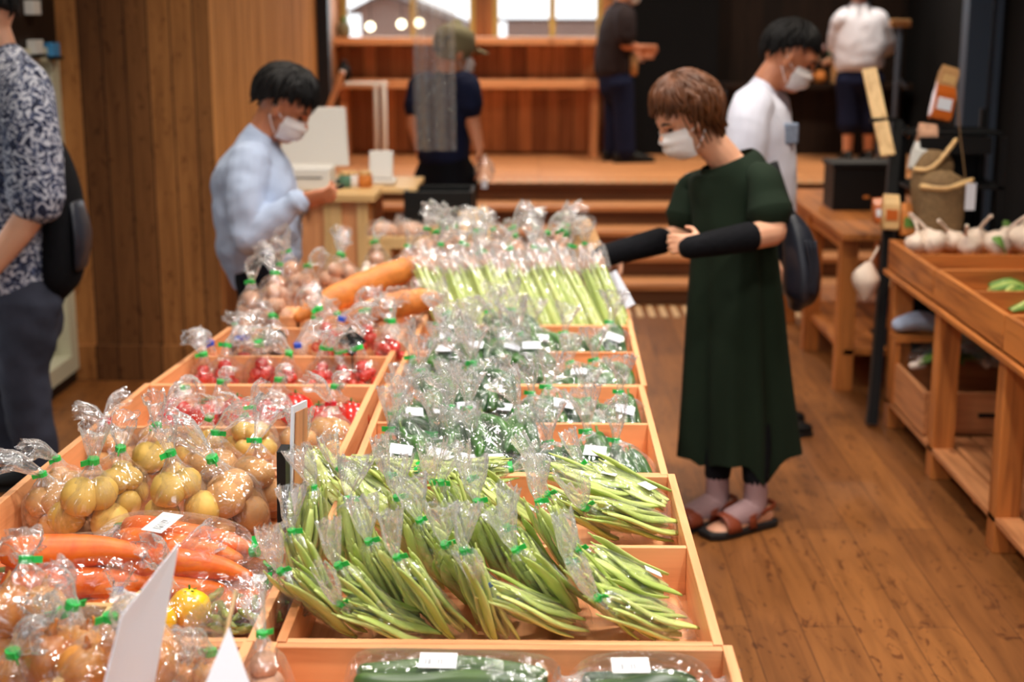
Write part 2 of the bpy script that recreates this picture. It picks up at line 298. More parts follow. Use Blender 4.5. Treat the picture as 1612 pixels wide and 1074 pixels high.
# ------------------------------------------------------------------ mesh helpers
class MB:
    def __init__(s): s.v = []; s.f = []; s.m = []; s.cur = 0
    def add(s, verts, faces):
        o = len(s.v); s.v += [tuple(v) for v in verts]
        for f in faces: s.f.append(tuple(i + o for i in f)); s.m.append(s.cur)
    def box(s, x0, x1, y0, y1, z0, z1):
        s.add([(x0, y0, z0), (x1, y0, z0), (x1, y1, z0), (x0, y1, z0), (x0, y0, z1), (x1, y0, z1), (x1, y1, z1), (x0, y1, z1)],
              [(3, 2, 1, 0), (4, 5, 6, 7), (0, 1, 5, 4), (1, 2, 6, 5), (2, 3, 7, 6), (3, 0, 4, 7)]); return s
    def obox(s, c, ax, ay, az, sx, sy, sz):
        c, ax, ay, az = Vector(c), Vector(ax), Vector(ay), Vector(az); vs = []
        for k in (-1, 1):
            for i, j in ((-1, -1), (1, -1), (1, 1), (-1, 1)): vs.append(c + ax * i * sx / 2 + ay * j * sy / 2 + az * k * sz / 2)
        s.add(vs, [(3, 2, 1, 0), (4, 5, 6, 7), (0, 1, 5, 4), (1, 2, 6, 5), (2, 3, 7, 6), (3, 0, 4, 7)]); return s
    def beam(s, a, b, w, d, up=(0, 0, 1)):
        a, b = Vector(a), Vector(b); t = (b - a); l = t.length; t.normalize(); u = Vector(up)
        if abs(u.dot(t)) > 0.95: u = Vector((0, 1, 0))
        x = u.cross(t).normalized(); y = t.cross(x).normalized()
        return s.obox((a + b) / 2, x, y, t, w, d, l)
    def prism(s, poly, z0, z1):
        n = len(poly); s.add([(x, y, z0) for x, y in poly] + [(x, y, z1) for x, y in poly],
                             [tuple(range(n - 1, -1, -1)), tuple(range(n, 2 * n))] + [(i, (i + 1) % n, n + (i + 1) % n, n + i) for i in range(n)]); return s
    def rings(s, rs, cap=(True, True), closed=True):
        n = len(rs[0]); vs = [p for r in rs for p in r]; fs = []
        for k in range(len(rs) - 1):
            for i in range(n if closed else n - 1):
                j = (i + 1) % n; fs.append((k * n + i, k * n + j, (k + 1) * n + j, (k + 1) * n + i))
        if cap[0] and closed: fs.append(tuple(range(n - 1, -1, -1)))
        if cap[1] and closed: fs.append(tuple((len(rs) - 1) * n + i for i in range(n)))
        s.add(vs, fs); return s
    def tube(s, pts, rs, n=10, side=None, sub=1, round_=True, fn=None):
        """rs: radius or (ra, rb); side: direction of ra"""
        pts = [Vector(p) for p in pts]; rs = [r if isinstance(r, (tuple, list)) else (r, r) for r in rs]
        if sub > 1: pts, rs = smooth_path(pts, rs, sub)
        if round_:
            t0 = (pts[0] - pts[1]).normalized(); t1 = (pts[-1] - pts[-2]).normalized(); P = []; Q = []
            for a in (80, 45): P.append(pts[0] + t0 * min(rs[0]) * math.sin(rad(a)) * .9); Q.append((rs[0][0] * math.cos(rad(a)), rs[0][1] * math.cos(rad(a))))
            P += pts; Q += rs
            for a in (45, 80): P.append(pts[-1] + t1 * min(rs[-1]) * math.sin(rad(a)) * .9); Q.append((rs[-1][0] * math.cos(rad(a)), rs[-1][1] * math.cos(rad(a))))
            pts, rs = P, Q
        rings = []; a = Vector(side) if side else None
        for k, p in enumerate(pts):
            t = (pts[min(k + 1, len(pts) - 1)] - pts[max(k - 1, 0)]).normalized()
            if a is None:
                a = Vector((0, 0, 1)) if abs(t.z) < 0.9 else Vector((1, 0, 0))
            ref = Vector(side) if side else a
            aa = ref - t * ref.dot(t)
            if aa.length < 1e-4: aa = t.orthogonal()
            a = aa.normalized(); b = t.cross(a)
            rg = []
            for i in range(n):
                th = 2 * PI * i / n; f = fn(k / (len(pts) - 1), th) if fn else 1.0
                rg.append(p + a * math.cos(th) * rs[k][0] * f + b * math.sin(th) * rs[k][1] * f)
            rings.append(rg)
        return s.rings(rings)
    def ell(s, c, r, n=14, m=9, fn=None, mat=None):
        rings = []; c = Vector(c)
        for k in range(m + 1):
            ph = PI * (k + 0.02 * (k == 0) - 0.02 * (k == m)) / m; rg = []
            for i in range(n):
                th = 2 * PI * i / n; d = Vector((math.cos(th) * math.sin(ph), math.sin(th) * math.sin(ph), -math.cos(ph)))
                f = fn(d) if fn else 1.0; v = Vector((d.x * r[0], d.y * r[1], d.z * r[2])) * f
                rg.append(c + (mat @ v if mat else v))
            rings.append(rg)
        return s.rings(rings)
    def lathe(s, prof, n=20, c=(0, 0, 0), fn=None):
        rs = []
        for r, z in prof:
            rs.append([(c[0] + r * math.cos(2 * PI * i / n) * (fn(2 * PI * i / n, z) if fn else 1), c[1] + r * math.sin(2 * PI * i / n) * (fn(2 * PI * i / n, z) if fn else 1), c[2] + z) for i in range(n)])
        return s.rings(rs)
    def mesh(s, name):
        me = bpy.data.meshes.new(name); me.from_pydata(s.v, [], s.f)
        for p, mi in zip(me.polygons, s.m): p.material_index = mi
        me.update(); return me
    def build(s, name, mats, parent=None, smooth=True, bevel=0, loc=None):
        me = s.mesh(name)
        for m in (mats if isinstance(mats, (list, tuple)) else [mats]): me.materials.append(M[m] if isinstance(m, str) else m)
        if smooth: me.shade_smooth()
        o = bpy.data.objects.new(name, me); COL.objects.link(o)
        if parent: o.parent = parent
        if loc: o.location = loc
        if bevel:
            b = o.modifiers.new('bevel', 'BEVEL'); b.width = bevel; b.segments = 2; b.limit_method = 'ANGLE'
        return o
def cr(p0, p1, p2, p3, t):
    return 0.5 * ((2 * p1) + (-p0 + p2) * t + (2 * p0 - 5 * p1 + 4 * p2 - p3) * t * t + (-p0 + 3 * p1 - 3 * p2 + p3) * t ** 3)
def smooth_path(pts, rs, sub):
    P = []; Q = []; n = len(pts)
    for k in range(n - 1):
        g = lambda a, i: a[max(0, min(n - 1, i))]
        for j in range(sub):
            t = j / sub
            P.append(cr(g(pts, k - 1), g(pts, k), g(pts, k + 1), g(pts, k + 2), t))
            Q.append(tuple(max(1e-4, cr(g(rs, k - 1)[c], g(rs, k)[c], g(rs, k + 1)[c], g(rs, k + 2)[c], t)) for c in (0, 1)))
    P.append(pts[-1]); Q.append(rs[-1]); return P, Q

def tag(o, label, cat, group=None, kind=None):
    if label: o['label'] = label
    if cat: o['category'] = cat
    if group: o['group'] = group
    if kind: o['kind'] = kind
    return o
def thing(name, loc, label, cat, group=None, rot=(0, 0, 0)):
    o = bpy.data.objects.new(name, None); COL.objects.link(o); o.location = loc; o.rotation_euler = rot; o.empty_display_size = 0.05
    return tag(o, label, cat, group)
def structure(name, mb, mat, smooth=False):
    o = mb.build(name, mat, None, smooth); o['kind'] = 'structure'; return o
def kids(o): return [c for c in KIDS.get(o.name, [])]
KIDS = {}
def note_children(root):
    KIDS[root.name] = [o for o in COL.objects if o.parent == root]
    for c in KIDS[root.name]: note_children(c)
def copy_thing(root, loc, rot, label, group=None, scale=1.0, tie=None):
    if root.name not in KIDS: note_children(root)
    r = root.copy(); COL.objects.link(r); r.location = loc; r.rotation_euler = rot; r.scale = (scale,) * 3; r['label'] = label
    if group: r['group'] = group
    for ch in KIDS[root.name]:
        c = ch.copy(); COL.objects.link(c); c.parent = r
        if tie and c.name.startswith('tie'):
            c.material_slots[0].link = 'OBJECT'; c.material_slots[0].material = M[tie]
        for g in KIDS.get(ch.name, []):
            d = g.copy(); COL.objects.link(d); d.parent = c
    return r
class Kind:
    """prototypes of one kind; the first use of each prototype moves it, later uses copy it"""
    def __init__(s, protos, tie='tie_green'): s.tie = tie; s.p = protos; s.used = [False] * len(protos); s.i = 0
    def put(s, loc, rot, label, group=None, scale=1.0, tie=None, which=None):
        k = s.i % len(s.p) if which is None else which; s.i += 1; tie = tie or s.tie
        r = s.p[k]
        if not s.used[k]:
            if r.name not in KIDS: note_children(r)
            s.used[k] = True; r.location = loc; r.rotation_euler = rot; r.scale = (scale,) * 3; r['label'] = label
            if group: r['group'] = group
            if tie:
                for c in KIDS[r.name]:
                    if c.name.startswith('tie'): c.material_slots[0].link = 'OBJECT'; c.material_slots[0].material = M[tie]
            return r
        return copy_thing(r, loc, rot, label, group, scale, tie)

def at(px, py, z):
    """point of the photo that lies at height z in the shop"""
    d = cam.rotation_euler.to_matrix() @ Vector(((px - 806) / F_PX, -(py - 537) / F_PX, -1)); t = (z - CAM_H) / d.z
    return Vector((d.x * t, d.y * t, z))
def aty(px, py, y):
    """point of the photo at distance y along the table"""
    d = cam.rotation_euler.to_matrix() @ Vector(((px - 806) / F_PX, -(py - 537) / F_PX, -1)); t = y / d.y
    return Vector((d.x * t, y, CAM_H + d.z * t))
ORD = ['first', 'second', 'third', 'fourth', 'fifth', 'sixth', 'seventh', 'eighth', 'ninth', 'tenth', 'eleventh', 'twelfth', 'thirteenth', 'fourteenth', 'fifteenth', 'sixteenth', 'seventeenth', 'eighteenth', 'nineteenth', 'twentieth']
def place(k, n):
    return 'leftmost' if k == 0 else 'rightmost' if k == n - 1 else ORD[k] + ' from the left'

def remesh(mb, name, mat, parent, voxel=0.006, smooth=6, disp=0.0, dsize=0.08, loc=None):
    o = mb.build(name, mat, None, True)
    r = o.modifiers.new('r', 'REMESH'); r.mode = 'VOXEL'; r.voxel_size = voxel; r.use_smooth_shade = True
    if smooth:
        sm = o.modifiers.new('s', 'SMOOTH'); sm.factor = 0.5; sm.iterations = smooth
    if disp:
        tx = bpy.data.textures.new('folds', 'CLOUDS'); tx.noise_scale = dsize; tx.noise_depth = 1
        dm = o.modifiers.new('d', 'DISPLACE'); dm.texture = tx; dm.strength = disp; dm.mid_level = 0.5; dm.texture_coords = 'LOCAL'
    dg = bpy.context.evaluated_depsgraph_get(); dg.update()
    me = bpy.data.meshes.new_from_object(o.evaluated_get(dg)); old = o.data
    o.modifiers.clear(); o.data = me; me.name = name; me.shade_smooth()
    bpy.data.meshes.remove(old)
    if parent: o.parent = parent
    return o

# ================================================================== the room
structure('floor', MB().box(-2.6, 3.2, -1.2, 12.4, -0.05, 0.0), 'floor')
structure('ceiling', MB().box(-2.6, 3.2, 0.9, 12.4, 3.3, 3.4), 'brownblack')
# left wall with the framed glass opening
WX = -2.2
b = MB(); b.box(WX - .12, WX, -1.2, 4.3, 0, 3.3).box(WX - .12, WX, 4.3, 6.75, 1.56, 3.3).box(WX - .12, WX, 4.3, 6.75, 0, 0.06)
structure('wall_left', b, 'brownblack')
b = MB(); b.box(WX - .08, WX + .015, 6.62, 6.72, 0.06, 1.56).box(WX - .08, WX + .015, 4.32, 4.42, 0.06, 1.56).box(WX - .08, WX + .015, 4.42, 6.62, 0.06, 0.14).box(WX - .08, WX + .015, 4.42, 6.62, 1.50, 1.56)
b.box(WX - .07, WX - .01, 5.98, 6.05, 0.14, 1.5)
wl = structure('window_1', b, 'frame_cream')
MB().box(WX - .05, WX - .044, 4.42, 6.62, 0.14, 1.5).build('pane', 'glass', wl, False)
MB().box(WX - .10, WX - .085, 6.05, 6.62, 0.14, 1.5).build('roller_blind', 'frame_cream', wl, False)
# dark cedar wall facing the shopper; its return is coloured lighter for window light
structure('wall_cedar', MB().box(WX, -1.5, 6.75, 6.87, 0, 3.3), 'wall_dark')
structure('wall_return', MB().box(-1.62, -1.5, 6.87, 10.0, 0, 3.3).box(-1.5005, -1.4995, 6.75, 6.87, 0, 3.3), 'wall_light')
structure('baseboard_cedar', MB().box(WX, -1.495, 6.72, 6.75, 0, 0.17), 'wall_dark')
# steps and platform
RUN, RISE, Y0 = 0.295, 0.12, 8.66
for k in range(5):
    y1 = 12.1 if k == 4 else Y0 + (k + 1) * RUN + .02
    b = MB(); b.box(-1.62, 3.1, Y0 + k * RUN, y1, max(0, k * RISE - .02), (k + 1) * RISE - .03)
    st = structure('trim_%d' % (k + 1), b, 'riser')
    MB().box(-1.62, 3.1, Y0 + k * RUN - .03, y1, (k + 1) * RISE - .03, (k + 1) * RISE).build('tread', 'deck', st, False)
g = MB()
for i in range(60): g.box(-1.2 + i * .07, -1.165 + i * .07, Y0 + 4 * RUN - .01, Y0 + 4 * RUN + .10, .6, .606)
g.build('nosing_strip', 'grate', st, False)
g = MB()
for i in range(52): g.box(-0.9 + i * .07, -0.865 + i * .07, 8.25, 8.58, 0.0, .006)
structure('trim_6', g, 'grate')
# back wall with windows and the two long ledges
b = MB(); b.box(-1.75, 0.60, 12.0, 12.12, .6, 1.50)
b.box(-1.75, -1.60, 12.0, 12.12, 1.5, 3.3).box(-.52, -.38, 12.0, 12.12, 1.5, 3.3).box(.50, .60, 12.0, 12.12, 1.5, 3.3).box(-1.6, .5, 12.0, 12.12, 2.6, 3.3)
structure('wall_back', b, 'wall_back')
for n, (x0, x1, xm) in enumerate([(-1.60, -.52, -1.02), (-.38, .50, .10)]):
    f = MB()
    for x in (x0 + .02, xm, x1 - .02): f.box(x - .025, x + .025, 12.02, 12.09, 1.5, 2.6)
    f.box(x0, x1, 12.02, 12.09, 1.5, 1.53).box(x0, x1, 12.02, 12.09, 2.56, 2.6)
    wn = structure('window_%d' % (n + 2), f, 'frame_yellow')
    MB().box(x0, x1, 12.05, 12.056, 1.53, 2.56).build('pane', 'glass', wn, False)
structure('trim_7', MB().box(-1.72, .58, 11.72, 12.0, 1.475, 1.53), 'cedar_x')
structure('wall_platform', MB().box(-1.75, -1.62, 10.0, 12.1, .0, 3.3), 'wall_back')
structure('wall_black', MB().box(.60, 1.42, 11.9, 12.1, .6, 3.3), 'black_wall')
structure('wall_recess', MB().box(1.42, 3.1, 12.2, 12.3, .6, 3.3), 'brownblack')
structure('wall_right', MB().box(2.42, 2.55, -1.2, 8.0, 0, 3.3).box(2.98, 3.1, 8.0, 12.3, 0, 3.3).box(2.55, 3.1, 7.9, 8.0, 0, 3.3), 'black_wall')
b = MB(); b.box(2.24, 2.36, 7.86, 7.98, 0, 3.3).box(2.385, 2.42, 7.86, 7.98, 0, 3.3)
structure('trim_8', b, 'steel')
structure('trim_9', MB().box(-1.56, -1.42, 10.0, 10.12, .6, 3.3), 'darksteel')

# ledge bench along the back wall
t = thing('wall_bench', (-.5, 11.7, .6), 'long wooden ledge under the back windows with a boarded front', 'bench')
MB().box(-1.1, .98, -.12, .25, .54, .60).build('ledge_top', 'cedar_x', t, False, .004)
for x in (-1.05, 0.93): MB().box(x - .03, x + .03, -.06, .24, 0, .54).build('leg', 'brown_z', t, False)
MB().box(-1.02, .9, .16, .22, .02, .54).build('boarded_front', 'wall_back', t, False)
# outdoors seen through the windows
t = thing('neighbour_house', (-1.6, 24, 0), 'blurred pale house with a low roof outside the left back window', 'house')
m = MB(); gab = [(-1.28, 0), (-1.28, 1.80), (-.85, 2.0), (.60, 1.42), (.60, 0)]
m.add([(x, 0, z) for x, z in gab] + [(x, 4, z) for x, z in gab], [tuple(range(5)), tuple(range(9, 4, -1))] + [(k, 5 + k, 5 + (k + 1) % 5, (k + 1) % 5) for k in range(5)]); m.build('wall', 'concrete', t, False)
MB().beam((-.90, 1.95, 2.04), (.72, 1.95, 1.39), 4.4, .06, up=(0, 0, 1)).build('roof', 'roof', t, False)
MB().beam((-1.45, 1.95, 1.74), (-.86, 1.95, 2.04), 4.4, .06, up=(0, 0, 1)).build('roof', 'roof', t, False)
t = thing('brick_fence', (1.2, 18, 0), 'low reddish fence outside the right back windows', 'fence')
MB().box(-1.6, 1.8, 0, .15, 0, 1.62).build('fence_panel', 'concrete', t, False)
MB().box(-1.7, 1.9, -.02, .17, 1.62, 1.66).build('fence_cap', 'roof', t, False)
tag(MB().box(-9, 9, 12.5, 40, -.06, -.01).build('paved_yard', 'concrete', None, False), None, None, kind='structure')
for i, (px, py) in enumerate([(583, 42), (632, 38), (660, 36)]):  # bright reflections in the glass, built as glowing globes on invented cords
    p = aty(px, py, 11.4)
    o = thing('pendant_lamp', (p.x, p.y, p.z), ['small yellowish globe lamp hanging before the left window', 'white globe lamp hanging just left of the window mullion', 'white globe lamp hanging just right of the window mullion'][i], 'lamp', 'globe lamps before the back window')
    MB().ell((0, 0, 0), (.035, .035, .035)).build('globe', 'lampglow', o)
    MB().tube([(0, 0, .035), (0, 0, 3.28 - p.z)], [.003, .003], 6).build('cord', 'black', o)

# ================================================================== the long table and its trays
ZT, ZR = 0.655, 0.76
t = thing('display_table', (-.37, 3.3, 0), 'long low wooden table carrying both columns of produce trays', 'table')
def rel(t, mb, name, mat, smooth=False, bevel=0):
    """part built in shop coordinates, parented to an unrotated thing"""
    o = mb.build(name, mat, t, smooth, bevel); o.location = -t.location; return o
rel(t, MB().box(-1.04, .29, 1.3, 5.3, ZT - .03, ZT), 'tabletop', 'cedar_y')
for x in (-.95, .18):
    for y in (1.45, 3.3, 5.2): rel(t, MB().box(x - .035, x + .035, y - .035, y + .035, 0, ZT - .03), 'leg', 'cedar_z')
rel(t, MB().box(-.92, .15, 1.5, 1.53, ZT - .13, ZT - .03), 'apron', 'cedar_x'); rel(t, MB().box(-.92, .15, 5.15, 5.18, ZT - .13, ZT - .03), 'apron', 'cedar_x')

def tray(name, label, xl0, xl1, xr0, xr1, y0, y1, divs, z0=ZT, z1=ZR, drop=0.006, th=.016, cat='tray', group='wooden produce trays', sfx='cedar'):
    """x limits at the front and the back; sides fall a little towards the front"""
    xm, ym = (xl0 + xr0) / 2, (y0 + y1) / 2
    t = thing(name, (xm, ym, z0), label, cat, group)
    X = lambda a, b, y: a + (b - a) * (y - y0) / (y1 - y0)
    rel(t, MB().prism([(xl0, y0), (xr0, y0), (xr1, y1), (xl1, y1)], z0, z0 + .008), 'base_board', sfx + '_y')
    def side(a, b, s):
        m = MB(); poly = [(y0, z1 - drop), (y0 + (y1 - y0) * .72, z1 - drop * .3), (y1, z1)]
        vs = []
        for o in (0, s * th):
            vs += [(a + o, y0, z0)] + [(X(a, b, y) + o, y, z) for y, z in poly] + [(b + o, y1, z0)]
        n = 5; m.add(vs, [tuple(range(n)), tuple(range(2 * n - 1, n - 1, -1))] + [(i, n + i, n + (i + 1) % n, (i + 1) % n) for i in range(n)])
        return m
    rel(t, side(xl0, xl1, 1), 'side_panel', sfx + '_y', bevel=.0015); rel(t, side(xr0, xr1, -1), 'side_panel', sfx + '_y', bevel=.0015)
    rel(t, MB().box(xl0 + th, xr0 - th, y0, y0 + th, z0, z1 - drop - .002), 'front_panel', sfx + '_x', bevel=.0015)
    rel(t, MB().box(xl1 + th, xr1 - th, y1 - th, y1, z0, z1 - .002), 'back_panel', sfx + '_x', bevel=.0015)
    for d in divs: rel(t, MB().box(X(xl0, xl1, d) + th, X(xr0, xr1, d) - th, d - .007, d + .007, z0 + .008, z1 - .006), 'divider', sfx + '_x', bevel=.0015)
    return t
tray('produce_tray', 'nearest wooden tray on the right column holding dark cucumbers', -.415, -.415, .298, .298, 1.50, 2.085, [])
tray('produce_tray', 'wooden tray of bagged flat green beans, second in the right column', -.405, -.405, .287, .287, 2.10, 2.94, [2.525])
tray('produce_tray', 'wooden tray of dark green peppers behind the flat beans', -.40, -.40, .275, .275, 2.955, 3.70, [3.345])
tray('produce_tray', 'wooden tray of small green peppers in front of the celery', -.39, -.375, .285, .292, 3.715, 4.455, [4.10])
tray('produce_tray', 'wooden tray of upright celery packs, farthest in the right column', -.375, -.36, .295, .30, 4.47, 5.24, [4.78])
tray('produce_tray', 'nearest wooden tray on the left column under the onion box', -1.10, -1.10, -.437, -.437, 1.50, 2.085, [])
tray('produce_tray', 'wooden tray of carrots and potatoes in the left column', -1.10, -1.07, -.435, -.43, 2.10, 2.935, [2.495])
tray('produce_tray', 'wooden tray of small potatoes and big tomatoes in the left column', -1.068, -1.03, -.43, -.422, 2.95, 3.69, [3.30])
tray('produce_tray', 'wooden tray of cherry tomatoes and mushrooms in the left column', -1.025, -.96, -.42, -.405, 3.705, 4.40, [4.03])
tray('produce_tray', 'wooden tray under the two long loaves at the far left end', -.955, -.92, -.40, -.385, 4.415, 5.24, [4.84])

# ------------------------------------------------------------------ bags and what is in them
def film_tube(name, parent, pts, rs, k0, k1, pleat, seed, side=(0, 1, 0), n=36, sub=4, mats=('film', 'gather'), neck=0.7, open_=True):
    """clear film along a path; pleats grow near the neck (fraction neck of the way) and in the tail"""
    q = random.Random(seed); ph = [q.uniform(0, 6.28) for _ in range(8)]
    def fn(s, th):
        a = pleat * (0.25 + 1.0 * math.exp(-((s - neck) / 0.12) ** 2) + (1.3 if s > neck else 0) * min(1, (s - neck) * 6 if s > neck else 0))
        return 1 + a * (0.5 * math.cos(5 * th + ph[0] + 2 * s) + 0.4 * math.cos(9 * th + ph[1] - 3 * s) + 0.35 * math.cos(14 * th + ph[2] + 4 * s)) + 0.10 * math.sin(9 * s + ph[3]) * math.cos(2 * th + ph[4]) * (s > .04)
    m = MB(); P, Q = smooth_path([Vector(p) for p in pts], rs, sub)
    rings = []; sd = Vector(side)
    for k, p in enumerate(P):
        tt = (P[min(k + 1, len(P) - 1)] - P[max(k - 1, 0)]).normalized(); a = sd - tt * sd.dot(tt); a.normalize(); bb = tt.cross(a); s = k / (len(P) - 1)
        rg = []
        for i in range(n):
            th = 2 * PI * i / n; f = fn(s, th)
            e = Vector((0, 0, 0))
            if s > .93: e = tt * q.uniform(-.006, .012)
            rg.append(p + a * math.cos(th) * Q[k][0] * f + bb * math.sin(th) * Q[k][1] * f + e)
        rings.append(rg)
    kn = int(neck * (len(P) - 1)) - 2
    m.cur = 0; m.rings(rings[:kn + 1], cap=(False, False)); m.cur = 1; m.rings(rings[kn:], cap=(False, False))
    o = m.build(name, mats, parent, True); return o
def tie(parent, c, d, mat, r=.0085, wdt=.011):
    c, d = Vector(c), Vector(d).normalized(); m = MB()
    m.tube([c - d * wdt / 2, c + d * wdt / 2], [r, r], 10, round_=False)
    x = d.orthogonal().normalized(); y = d.cross(x)
    m.obox(c + x * (r + .006), x, y, d, .016, .0018, wdt)
    return m.build('tie', mat, parent, False)
def sticker(parent, c, ax, ay, sx, sy, name='price_label', mat='sticker'):
    c, ax, ay = Vector(c), Vector(ax).normalized(), Vector(ay).normalized()
    o = MB().box(-sx / 2, sx / 2, -sy / 2, sy / 2, 0, .0008).build(name, mat, parent, False)
    az = ax.cross(ay).normalized(); ay = az.cross(ax)
    o.matrix_local = Matrix.Translation(c) @ Matrix((ax, ay, az)).transposed().to_4x4(); return o
FAR = (0, -40, 0)

def bean_bag(seed, L=.215, label_at=None):
    q = random.Random(seed); t = thing('bean_bag', FAR, '', 'bag', 'bags of flat green beans')
    for i in range(16):
        l = q.uniform(.16, .205); a = q.uniform(-.04, .04); lay = i // 5
        y0 = -.048 + .024 * (i % 5) + q.uniform(-.006, .006) + .008 * (lay % 2); z0 = .010 + lay * .015 + q.uniform(-.002, .004)
        if lay >= 2: y0 = -.03 + .02 * (i % 5) + q.uniform(-.008, .008)
        x0 = q.uniform(0.0, .03); c = q.uniform(-.016, .016); m = MB(); pts = []; rs = []; K = 9; conv = q.uniform(.25, .5)
        for k in range(K):
            u = k / (K - 1); pts.append((x0 + l * u, (y0 + a * (u - .5)) * (1 - conv * u * u) + c * (1 - (2 * u - 1) ** 2), z0 + .010 * u * u + .004 * math.sin(6 * u + i)))
            e = math.sin(PI * min(1, max(0, u * .94 + .03))) ** .38; rs.append((.0132 * e * (1 + .07 * math.sin(u * 30)), .0050 * e))
        m.tube(pts, rs, 8, side=(0, math.cos(q.uniform(-.5, .5)), math.sin(q.uniform(-.9, .9))), sub=2, round_=False)
        m.tube([pts[-1], (pts[-1][0] + .012, pts[-1][1], pts[-1][2] + .002)], [.0022, .0016], 5)
        m.build('bean_pod', 'bean', t)
    u = q.uniform(-.3, .3)
    film_tube('plastic_bag', t, [(-.022, 0, .022), (.01, 0, .026), (.07, 0, .029), (.14, 0, .030), (.19, 0, .032), (L + .005, 0, .036), (L + .030, u * .03, .050), (L + .055, u * .06, .072), (L + .072, u * .09, .088)],
              [(.046, .004), (.064, .022), (.068, .030), (.060, .029), (.040, .025), (.0075, .0075), (.018, .013), (.033, .016), (.042, .018)], 0, 0, .18, seed, neck=.64)
    tie(t, (L + .005, 0, .036), (1, 0, .25), 'tie_green')
    if label_at: sticker(t, (.06, .012, .060), (.3, 1, 0), (-1, .3, .05), .05, .035)
    return t
BEANS = Kind([bean_bag(1), bean_bag(2, label_at=1), bean_bag(3), bean_bag(4, label_at=1)])

def pepper_bag(seed, L=.15, npep=8, rmax=.017):
    q = random.Random(seed); t = thing('pepper_bag', FAR, '', 'bag', 'bags of green peppers')
    for i in range(npep):
        l = q.uniform(.085, .125); y0 = -.034 + .023 * (i % 4) + q.uniform(-.004, .004); z0 = .017 + .024 * (i // 4); x0 = q.uniform(0, .02); c = q.uniform(-.02, .02)
        pts = []; rs = []
        for k in range(7):
            u = k / 6; pts.append((x0 + l * u, y0 * (1 - .4 * u * u) + c * (1 - (2 * u - 1) ** 2), z0 + .006 * math.sin(5 * u + i))); rs.append(rmax * (.35 + .75 * math.sin(PI * (.15 + .72 * u)) ** .8) * (1.05 - .25 * (1 - u)))
        m = MB(); m.tube(pts, rs, 10, sub=2, fn=lambda s, th, p=q.uniform(0, 6): 1 + .09 * math.cos(3 * th + p))
        o = m.build('pepper', 'pepper', t)
        e = Vector(pts[-1]); MB().tube([e, e + Vector((.012, 0, .003)), e + Vector((.022, 0, .010))], [.0055, .003, .003], 6).build('pepper_stem', 'stem', o)
    u = q.uniform(-.5, .5); v = q.uniform(0, .03)
    film_tube('plastic_bag', t, [(-.02, 0, .022), (.01, 0, .030), (.06, 0, .034), (.105, 0, .034), (L + .005, 0, .044), (L + .022, u * .02, .066 + v), (L + .035, u * .05, .088 + v), (L + .045, u * .08, .104 + v)],
              [(.045, .004), (.058, .028), (.060, .036), (.050, .034), (.009, .009), (.017, .013), (.030, .016), (.038, .018)], 0, 0, .2, seed + 50, neck=.57)
    tie(t, (L + .005, 0, .044), (.5, 0, .8), 'tie_green', .010)
    if seed % 2: sticker(t, (.06, .008, .0715), (.4, 1, 0), (-1, .4, 0), .045, .03, mat='paper')
    return t
PEPS = Kind([pepper_bag(11), pepper_bag(12), pepper_bag(13), pepper_bag(14)])

def ball_bag(name, seed, balls, mat, part, tail=.09, tiem='tie_green', cat='bag', lobes=None, tip=None, lab=False, lean=.0):
    """upright bag round a heap of balls: balls = [(x, y, z, r)]"""
    q = random.Random(seed); t = thing(name, FAR, '', cat)
    top = max(z + r for x, y, z, r in balls); wx = max(abs(x) + r for x, y, z, r in balls); wy = max(abs(y) + r for x, y, z, r in balls)
    for x, y, z, r in balls:
        s = (q.uniform(.92, 1.15), q.uniform(.9, 1.08), q.uniform(.88, 1.0)); ph = q.uniform(0, 6); rot = Euler((q.uniform(-.5, .5), q.uniform(-.5, .5), q.uniform(0, 6))).to_matrix()
        m = MB(); m.ell((0, 0, 0), (r * s[0], r * s[1], r * s[2]), 14, 9, fn=lambda d: 1 + .05 * noise.noise(d * 1.6 + Vector((ph, 0, 0))) * 2, mat=rot)
        o = m.build(part, mat, t, loc=(x, y, z))
        if tip == 'calyx':
            c = MB(); 
            for a in range(5): c.tube([(0, 0, r * .86), (r * .35 * math.cos(a * 1.257), r * .35 * math.sin(a * 1.257), r * .93)], [(r * .10, .0012), (r * .02, .0008)], 6, side=(-math.sin(a * 1.257), math.cos(a * 1.257), 0))
            c.tube([(0, 0, r * .85), (0, 0, r * 1.12)], [r * .05, r * .05], 5); c.build('calyx', 'calyx', o)
        if tip == 'onion':
            MB().tube([(0, 0, r * .8), (0, 0, r * 1.05), (.004, 0, r * 1.4)], [r * .3, r * .14, r * .06], 8).build('onion_neck', mat, o)
    u = q.uniform(-1, 1); v = q.uniform(-1, 1); g = top + .022
    film_tube('plastic_bag', t, [(0, 0, .0), (0, 0, .008), (0, 0, top * .4), (0, 0, top * .8), (lean * .5, 0, top + .004), (lean, 0, g + .012), (lean + u * .02, v * .02, g + .012 + tail * .3), (lean + u * .04, v * .04, g + .012 + tail * .6), (lean + u * .065, v * .065, g + tail * .85)],
              [(wx * .7, wy * .7), (wx * .95, wy * .95), (wx * 1.06, wy * 1.06), (wx * .86, wy * .86), (wx * .42, wy * .42), (.009, .009), (.017, .014), (.028, .020), (.036, .026)], 0, 0, .17, seed, side=(0, 1, 0), neck=.61)
    tie(t, (lean, 0, g + .012), (0.1, 0, 1), tiem, .011)
    if lab: sticker(t, (0, -wy * 1.02, top * .62), (1, 0, 0), (0, .35, 1), .045, .03)
    return t
